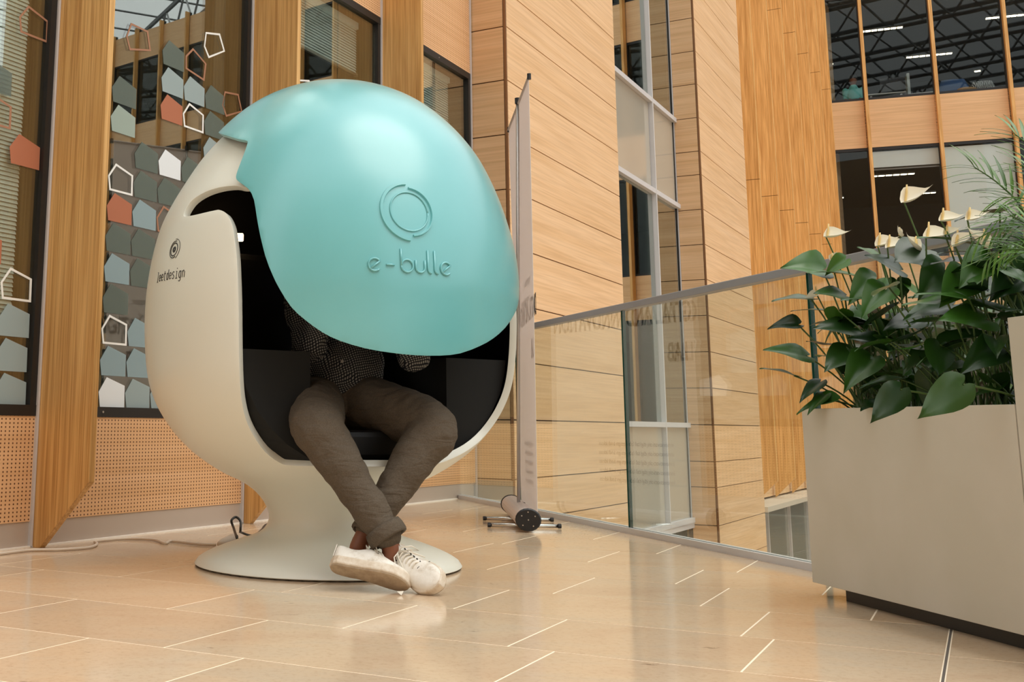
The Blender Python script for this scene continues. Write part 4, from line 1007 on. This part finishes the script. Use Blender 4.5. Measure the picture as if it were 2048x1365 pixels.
for b, t, Y, dY, wd_, m, up in (
    ((1645, 540), (1574, 522), 3.80, -.05, 1.35, 1, (-.3, -.75, .5)), ((1712, 553), (1617, 532), 3.72, -.02, 1.1, 0, (0, -.25, 1)), ((1622, 598), (1545, 591), 3.84, -.04, .9, 0, (0, -.3, 1)),
    ((1596, 650), (1538, 648), 3.82, 0, 1.15, 1, (0, -.8, .8)), ((1612, 712), (1532, 690), 3.78, -.04, 1.05, 0, (.2, -.6, .8)), ((1588, 752), (1523, 727), 3.80, -.05, .8, 0, (0, -.3, 1)),
    ((1690, 592), (1632, 578), 3.70, -.05, 1.2, 0, (0, -.6, .8)), ((1708, 655), (1630, 648), 3.66, -.04, 1.0, 0, (0, -.7, .7)), ((1772, 688), (1702, 668), 3.56, -.05, 1.0, 0, (0, -.7, .7)),
    ((1760, 512), (1716, 492), 3.60, -.02, 1.2, 2, (0, -.6, .8)), ((1800, 540), (1738, 503), 3.5, -.04, 1.2, 0, (0, -.7, .7)), ((1752, 560), (1700, 596), 3.60, -.04, 1.3, 1, (-.3, -.8, .5)),
    ((1640, 765), (1598, 797), 3.76, -.06, .7, 0, (-.3, -.5, .8)), ((1650, 790), (1614, 822), 3.74, -.06, .6, 0, (-.3, -.5, .8)), ((1800, 780), (1742, 845), 3.18, -.03, .85, 2, (-.5, -.85, -.1)),
    ((1925, 770), (1838, 836), 2.84, -.03, .85, 2, (-.5, -.85, -.1)), ((1955, 492), (1838, 458), 3.2, -.04, .7, 0, (0, -.25, 1)), ((2000, 425), (1905, 428), 3.15, -.04, .8, 0, (0, .1, 1)),
    ((1850, 500), (1790, 520), 3.35, -.05, 1.5, 2, (-.1, -.8, .6)), ((1890, 540), (1845, 590), 3.25, -.05, 1.4, 1, (0, -.8, .4)), ((1935, 555), (1890, 600), 3.15, -.06, 1.3, 1, (.1, -.7, .5)),
    ((1905, 610), (1810, 625), 3.22, -.06, .9, 0, (0, -.5, .8)), ((1970, 640), (1885, 628), 3.1, -.06, 1.1, 0, (0, -.7, .7)), ((1770, 580), (1725, 622), 3.5, -.05, 1.2, 1, (-.2, -.7, .6)), ((1840, 640), (1770, 650), 3.4, -.05, 1.0, 0, (0, -.6, .8)),
    ((1700, 700), (1650, 735), 3.66, -.06, 1.1, 0, (-.2, -.7, .7)), ((1740, 720), (1690, 770), 3.55, -.06, 1.1, 1, (-.2, -.7, .6)), ((1880, 690), (1878, 752), 3.2, -.05, 1.2, 2, (0, -1, .2)), ((1990, 700), (1930, 735), 3.05, -.05, 1.1, 1, (0, -.8, .5)),
    ((1980, 520), (1925, 560), 3.1, -.05, 1.3, 1, (0, -.7, .6)), ((2030, 560), (1985, 590), 3.0, -.04, 1.3, 1, (0, -.7, .6)), ((1690, 520), (1650, 545), 3.72, .0, 1.2, 1, (0, -.7, .6))):
    leaf_px(b, t, Y, dY, wd_, m, up)
for i in range(128):
    t = rl_.uniform(.02, .97); d = rl_.uniform(.02, .34); h = rl_.betavariate(1.5, 1.9); z = .62 + h * .42 + (.03 if t > .5 else -.02); spread = (h * .5 + .1)
    p = LP(t, d, z); out = V((rl_.uniform(-1, .7), rl_.uniform(-.9, .9), rl_.uniform(-.5, .25))); L = rl_.uniform(.085, .135); pl = nearest(p)
    put(rl_.choice(leafs), 'leaf', pl[0], p, out, (rl_.uniform(-.3, .3), rl_.uniform(-.5, .2), 1), L, rl_.uniform(.85, 1.25)); stem(pl[0], pl[1], p)
def spathe_mesh():
    k = MB(); ns = 4
    prof = [(-.12, .12), (0, .34), (.14, .44), (.32, .42), (.5, .33), (.68, .2), (.84, .08), (1.0, .012), (1.12, 0)]
    for t, hw in prof:
        for j in range(-ns, ns + 1):
            s = j / ns; k.v.append((t, s * hw * .85, .9 * (abs(s) ** 2) * hw + .45 * t * t))
    n = 2 * ns + 1
    for i in range(len(prof) - 1):
        for j in range(n - 1): q = i * n + j; k.f.append((q, q + 1, q + n + 1, q + n)); k.m.append(0)
    return k.mesh('spathe_blade', mats=(M_spathe,), smooth=True)
SPM = spathe_mesh()
for (x, y), Y, dx, ss, tilt in (((1652, 474), 3.78, 1, .066, -.1), ((1808, 404), 3.42, 1, .075, .25), ((1755, 492), 3.55, 1, .06, .1), ((1775, 496), 3.5, 1, .06, .1), ((1882, 442), 3.2, 1, .055, .0), ((1852, 476), 3.3, 1, .07, -.05),
                           ((1910, 492), 3.15, 1, .062, .35), ((1975, 496), 3.0, -1, .07, .5), ((1836, 500), 3.35, -1, .055, .6), ((1935, 440), 3.08, 1, .05, .1), ((1662, 520), 3.76, 1, .03, .9), ((1634, 590), 3.82, -1, .045, -.5), ((1800, 472), 3.45, -1, .035, .8), ((1890, 470), 3.2, 1, .04, .2)):
    p = atY(x, y, Y); pl = nearest(p); fl = empty('flower', p, pl[0]); a = V((dx, rl_.uniform(-.5, .2), tilt)).normalized()
    put(SPM, 'spathe', fl, p, a, (-.35 * dx, -.9, .75), ss, rl_.uniform(.8, 1.05))
    MB().tube([p + a * ss * .05, p + a * ss * .1 + V((0, -.004, ss * .35)), p + a * ss * .12 + V((0, -.006, ss * .66))], [.0035, .0036, .0022], 7).build('spadix', M_spadix, fl, smooth=True); stem(pl[0], pl[1], p, .0024, .2)
# areca palm rising from the taller planter
palm = thing('areca_palm', 'feathery areca palm with thin arching leaflets above the taller planter', 'plant', LP(1.2, .2, .77))
def leaflet_mesh():
    k = MB(); pr = [(0, .008), (.15, .035), (.4, .048), (.7, .036), (.9, .015), (1, 0)]
    for t, w_ in pr: k.v += [(t, -w_, -.30 * t * t + .012), (t, 0, -.30 * t * t), (t, w_, -.30 * t * t + .012)]
    for i in range(len(pr) - 1):
        for j in (0, 1): q = i * 3 + j; k.f.append((q, q + 1, q + 4, q + 3)); k.m.append(0)
    return k.mesh('leaflet_blade', mats=(M_palm,), smooth=True)
LFM = leaflet_mesh()
def frond(px_pts, Ys, n, L0, side=.8, droop=.3):
    pts = smooth2d([], 1) if False else [atY(x, y, Y) for (x, y), Y in zip(px_pts, Ys)]
    q = []
    for i in range(len(pts) - 1):
        a, b, c, d = pts[max(i - 1, 0)], pts[i], pts[i + 1], pts[min(i + 2, len(pts) - 1)]
        for k in range(8): t = k / 8; q.append(.5 * ((2 * b) + (c - a) * t + (2 * a - 5 * b + 4 * c - d) * t * t + (3 * b - a - 3 * c + d) * t ** 3))
    q.append(pts[-1]); fr_ = MB().tube(q, [.0035 - .0022 * i / len(q) for i in range(len(q))], 5).build('frond', M_palm, palm, smooth=True)
    for i in range(n):
        t = .16 + .84 * i / (n - 1); k = min(int(t * (len(q) - 1)), len(q) - 2); p = q[k].lerp(q[k + 1], t * (len(q) - 1) - k); tan = (q[k + 1] - q[k]).normalized()
        for sg in (-1, 1):
            lat = tan.cross(V((0, -1, .25))).normalized() * sg; d = tan * (.55 + .5 * t) + lat * side * (1 - .35 * t) + V((rl_.uniform(-.1, .1), rl_.uniform(-.25, .1), rl_.uniform(-.1, .1)))
            put(LFM, 'leaflet', fr_, p, d, (0, -.4, 1), L0 * (1 - .45 * abs(t - .45)) * rl_.uniform(.85, 1.1), 1)
frond([(2100, 560), (2048, 425), (2000, 370), (1948, 334)], [2.75, 2.8, 2.82, 2.84], 11, .105)
frond([(2110, 560), (2090, 380), (2062, 300), (2030, 268)], [2.7, 2.72, 2.74, 2.76], 9, .11)
frond([(2110, 600), (2080, 470), (2020, 450), (1950, 480)], [2.8, 2.84, 2.86, 2.88], 12, .09)
frond([(2110, 640), (2085, 500), (2030, 485), (1975, 520)], [2.7, 2.74, 2.76, 2.78], 12, .085)
frond([(2120, 600), (2100, 440), (2060, 400), (2005, 395)], [2.7, 2.74, 2.76, 2.78], 11, .09)
frond([(2120, 600), (2100, 500), (2070, 460), (2020, 430)], [2.65, 2.66, 2.68, 2.70], 10, .09)
frond([(2120, 640), (2110, 420), (2110, 330), (2130, 250)], [2.6, 2.62, 2.64, 2.66], 9, .11)
frond([(2115, 620), (2085, 520), (2045, 500), (1995, 500)], [2.62, 2.64, 2.66, 2.68], 11, .075)
frond([(2120, 620), (2090, 455), (2055, 425), (1985, 445)], [2.9, 2.92, 2.94, 2.96], 12, .085)
frond([(2120, 560), (2095, 400), (2075, 350), (2040, 330)], [2.85, 2.87, 2.9, 2.92], 10, .1)
MB().tube([LP(1.2, .2, .77), atY(2110, 640, 2.75)], .008, 8).build('cane', M_stem, palm, smooth=True)

# ================================================================ CABLES
def cable(name, label, pts, r, mat):
    q = []
    for i in range(len(pts) - 1):
        a, b, c, d = pts[max(i - 1, 0)], pts[i], pts[i + 1], pts[min(i + 2, len(pts) - 1)]
        for k in range(8): t = k / 8; q.append(.5 * ((2 * b) + (c - a) * t + (2 * a - 5 * b + 4 * c - d) * t * t + (3 * b - a - 3 * c + d) * t ** 3))
    q.append(pts[-1]); o = MB().tube(q, r, 8).build(name, mat, None, smooth=True); return tag(o, label, 'cable')
M_cw = plain('white_cable', (214, 200, 184), .5)
cable('extension_cable', 'white extension cable lying along the foot of the perforated wall', [gnd(x, y, .007) for x, y in ((-60, 1112), (0, 1108), (60, 1101), (120, 1100), (176, 1096), (194, 1089), (190, 1084), (210, 1081), (255, 1078), (308, 1080), (330, 1087), (344, 1083), (400, 1089), (432, 1090))], .006, M_cw)
cb = cable('power_cord', 'black power cord looping up behind the flared pedestal', [gnd(474, 1080, .012), gnd(474, 1078, .045), atY(467, 1056, 5.3), atY(463, 1042, 5.32), atY(472, 1035, 5.34), atY(481, 1044, 5.33), atY(481, 1062, 5.3), gnd(482, 1070, .02) + V((0, 0, .01)), gnd(505, 1072, .008), gnd(522, 1062, .008), gnd(533, 1050, .008), gnd(560, 1046, .008)], .0055, M_print)
c0, c1 = gnd(438, 1089, .014), gnd(468, 1076, .014)
plg = MB().tube([c0, c0.lerp(c1, .3), c1.lerp(c0, .1), c1], [.010, .017, .02, .018], 10).build('plug_connector', M_cw, None, smooth=True, fix=True); tag(plg, 'white plug connector joining the white cable to the black cord', 'plug')
MB().tube([c1, c1 + (c1 - c0).normalized() * .03], .014, 10).build('socket_sleeve', M_print, plg, smooth=True)

# ================================================================ INSIDE THE FAR BUILDING
nlamp = 0
def strip_lamp(x0, y0, x1, y1, zc, seg, label):
    a, b = [O + ray(x, y) * ((zc - CAMH) / ray(x, y).z) for x, y in ((x0, y0), (x1, y1))]
    t = thing('strip_lamp', label, 'lamp', (a + b) / 2, 'ceiling strip lamps in the offices across the hall'); d = (b - a).normalized(); L = (b - a).length; sd = V((d.y, -d.x, 0)) * .07
    MB().hexa([a - sd + V((0, 0, .012)), b - sd + V((0, 0, .012)), b + sd + V((0, 0, .012)), a + sd + V((0, 0, .012)), a - sd + V((0, 0, .06)), b - sd + V((0, 0, .06)), b + sd + V((0, 0, .06)), a + sd + V((0, 0, .06))]).build('housing', M_steel, t)
    for i in range(seg):
        p = a + d * L * (i + .08) / seg; q = a + d * L * (i + .92) / seg
        MB().hexa([p - sd * .8, q - sd * .8, q + sd * .8, p + sd * .8] + [v + V((0, 0, .011)) for v in (p - sd * .8, q - sd * .8, q + sd * .8, p + sd * .8)]).build('louvre_lamp', M_tube, t)
for a in ((1717, 65, 1806, 55, 10.85, 7, 'upper-storey strip lamp just behind the first mullion, highest of the upper bay'), (1812, 116, 1905, 107, 10.85, 7, 'upper-storey strip lamp crossing behind the second mullion'), (1640, 131, 1667, 129, 10.85, 2, 'short strip lamp beside the tall oak fins on the upper storey'),
          (1948, 144, 1962, 142, 10.85, 1, 'single lamp cell above the patterned chair on the upper storey'), (1971, 38, 2060, 29, 10.85, 7, 'upper-storey strip lamp behind the third mullion, near the picture corner'),
          (1741, 354, 1830, 348, 7.05, 6, 'lower-storey strip lamp nearest the glass, beside the white blind'), (1838, 388, 1872, 386, 7.05, 3, 'lower-storey strip lamp just left of the white blind'), (1660, 398, 1688, 396, 7.05, 2, 'short lower-storey strip lamp beside the tall oak fins'),
          (1683, 449, 1738, 446, 7.05, 4, 'lower-storey strip lamp behind the first mullion, above the flowers'), (1746, 447, 1838, 450, 7.05, 7, 'deepest lower-storey strip lamp above the flowers')): strip_lamp(*a)
rb = thing('roller_blind', 'white roller blind covering the lower-storey window across the hall', 'blind', BP(mull[4] + .7, -.2, 7))
i0 = min(range(len(mull)), key=lambda i: abs(mull[i] - m1)); rbb = MB(); bbox_(rbb, mull[i0] + .04, mull[i0 + 1] - .05, -.075, -.068, 5.0, 7.0); rbb.build('fabric', plain('white_roller_fabric', (244, 250, 248), .8), rb)
bobj('bottom_bar', M_steel, rb, mull[i0] + .04, mull[i0 + 1] - .05, -.21, -.18, 4.96, 5.0)
rb2 = thing('roller_blind', 'white roller blind rolled nearly up in the lower-storey window left of the closed blind', 'blind', BP(mull[i0] - .7, -.2, 7))
bobj('fabric', plain('white_roller_fabric_up', (240, 246, 246), .8), rb2, mull[i0 - 1] + .04, mull[i0] - .05, -.075, -.068, 6.62, 7.0); bobj('bottom_bar', M_steel, rb2, mull[i0 - 1] + .04, mull[i0] - .05, -.21, -.18, 6.58, 6.62)
def desk(px0, px1, y, lab):
    p0, p1 = vplane(px0, y + 5, oB - nB * 1.1, BY), vplane(px1, y, oB - nB * 1.1, BY); t0, t1 = (p0 - oB).dot(uB), (p1 - oB).dot(uB); z = (p0.z + p1.z) / 2
    d = thing('desk', lab, 'desk', BP((t0 + t1) / 2, -1.5, 7.52), 'office desks on the upper storey'); bobj('desk_top', plain('pale_desk_top', (200, 204, 200), .4), d, t0, t1, -1.9, -1.1, z - .03, z)
    for a in (t0 + .1, t1 - .1):
        for b in (-1.8, -1.2): bobj('leg', M_steel, d, a - .025, a + .025, b - .025, b + .025, 7.52, z - .03)
    return t0, t1, z
t0, t1, zd = desk(1733, 1812, 183, 'pale office desk with a monitor behind the first upper-storey pane')
desk(1828, 1866, 182, 'pale office desk left of the blue chair across the hall')
def monitor(px, lab):
    p = vplane(px, 165, oB - nB * 1.5, BY); t = (p - oB).dot(uB); m = thing('monitor', lab, 'monitor', BP(t, -1.5, zd), 'office monitors')
    bobj('screen', M_blackf, m, t - .28, t + .28, -1.52, -1.49, zd + .14, zd + .48); bobj('arm', M_steel, m, t + .3, t + .34, -1.6, -1.56, zd, zd + .42); bobj('arm_bar', M_steel, m, t - .0, t + .34, -1.58, -1.54, zd + .36, zd + .41); bobj('foot', M_steel, m, t + .2, t + .44, -1.7, -1.46, zd + .001, zd + .02)
monitor(1785, 'black monitor on a silver arm above the desk across the hall')
pp = vplane(1817, 175, oB - nB * 1.2, BY); tp = (pp - oB).dot(uB); ps = bobj('desk_screen', plain('pale_screen_edge', (190, 204, 202), .5), None, tp - .03, tp + .03, -1.9, -1.1, zd - .35, zd + .45); tag(ps, 'upright pale screen panel between the two desks across the hall', 'screen')
def chair(px, mat, lab, w_, h, grp=None):
    p = vplane(px, 170, oB - nB * 1.3, BY); t = (p - oB).dot(uB); c = thing('office_chair', lab, 'chair', BP(t, -1.3, 7.52))
    rr = []
    for z, k in ((8.1, .8), (8.3, 1), (8.3 + h * .6, 1), (8.3 + h, .7)): rr.append([BP(t + math.cos(a) * w_ * k, -1.3 + math.sin(a) * .12 * k, z) for a in [2 * PI * i / 14 for i in range(14)]])
    MB().rings(rr).build('backrest', mat, c, smooth=True, fix=True); MB().tube([BP(t, -1.3, 7.6), BP(t, -1.3, 8.1)], .04, 8).build('column', M_steel, c)
    MB().rings([[BP(t + math.cos(a) * .3, -1.55 + math.sin(a) * .28, z) for a in [2 * PI * i / 12 for i in range(12)]] for z in (7.97, 8.04)]).build('seat', mat, c)
    for i in range(5): a = 2 * PI * i / 5; MB().tube([BP(t, -1.3, 7.62), BP(t + math.cos(a) * .3, -1.3 + math.sin(a) * .3, 7.56)], .025, 6).build('leg', M_steel, c)
chair(1906, plain('blue_fabric', (58, 92, 140), .8), 'blue upholstered office chair behind the second upper-storey pane', .36, .62)
def patt():
    m = Mat('zigzag_fabric', (200, 206, 204), .8); v = m.coords(None, (9, 9, 4)); wv = m.n('ShaderNodeTexWave'); wv.inputs['Scale'].default_value = 1.2; wv.inputs['Distortion'].default_value = 6; m.l(v, wv.inputs[0]); m.color(m.ramp(wv.outputs[1], [(.4, (34, 40, 40)), (.55, (200, 206, 204))])); return m.m
chair(1965, patt(), 'grey and white patterned chair back right of the blue chair', .29, .52)
bk = vplane(1935, 181, oB - nB * .9, BY); bl = MB().ball((bk.x, bk.y, bk.z), .16, 12, 8, (1.6, 1, .5)).build('cushion', plain('tan_leather_cushion', (176, 138, 92), .6), None, smooth=True); tag(bl, 'small tan cushion on the sill between the blue and patterned chairs', 'cushion')
# seated office worker, far away
pw_ = vplane(1707, 178, oB - nB * 1.0, BY); q = thing('person', 'distant person in a turquoise top seated behind the first upper-storey pane', 'person', (pw_.x, pw_.y, 7.52)); hx = V((pw_.x, pw_.y, 0))
mb = MB(); zt = pw_.z + .22
chain(mb, [hx + V((0, 0, zt - .80)), hx + V((0, 0, zt - .42)), hx + V((0, 0, zt - .12))], [.16, .17, .06]); mb.ball(hx + V((0, 0, zt)), .11, 14, 10, (.85, .95, 1.15))
for s in (-1, 1):
    a = hx + uB * s * .19 + V((0, 0, zt - .26)); chain(mb, [a, a + V((0, 0, -.26)) + nB * .05, a + V((0, 0, -.30)) + nB * .28 - uB * s * .08], [.06, .05, .035]); chain(mb, [hx + uB * s * .1 + V((0, 0, zt - .82)), hx + uB * s * .12 + nB * .42 + V((0, 0, zt - .82)), hx + uB * s * .12 + nB * .42 + V((0, 0, 7.56))], [.1, .07, .05])
remeshed(mb, 'body', M_skin, q, .02, 3)
mb = MB(); chain(mb, [hx + V((0, 0, zt - .80)), hx + V((0, 0, zt - .42)), hx + V((0, 0, zt - .2))], [.18, .19, .10])
for s in (-1, 1): a = hx + uB * s * .19 + V((0, 0, zt - .26)); chain(mb, [a, a + V((0, 0, -.2)) + nB * .03], [.075, .065])
remeshed(mb, 'top', plain('turquoise_top', (110, 190, 184), .8), q, .02, 3); MB().ball(hx + V((0, 0, zt + .03)) - nB * .02, .118, 14, 10, (.9, 1, 1.1)).build('hair', M_hair, q, smooth=True)
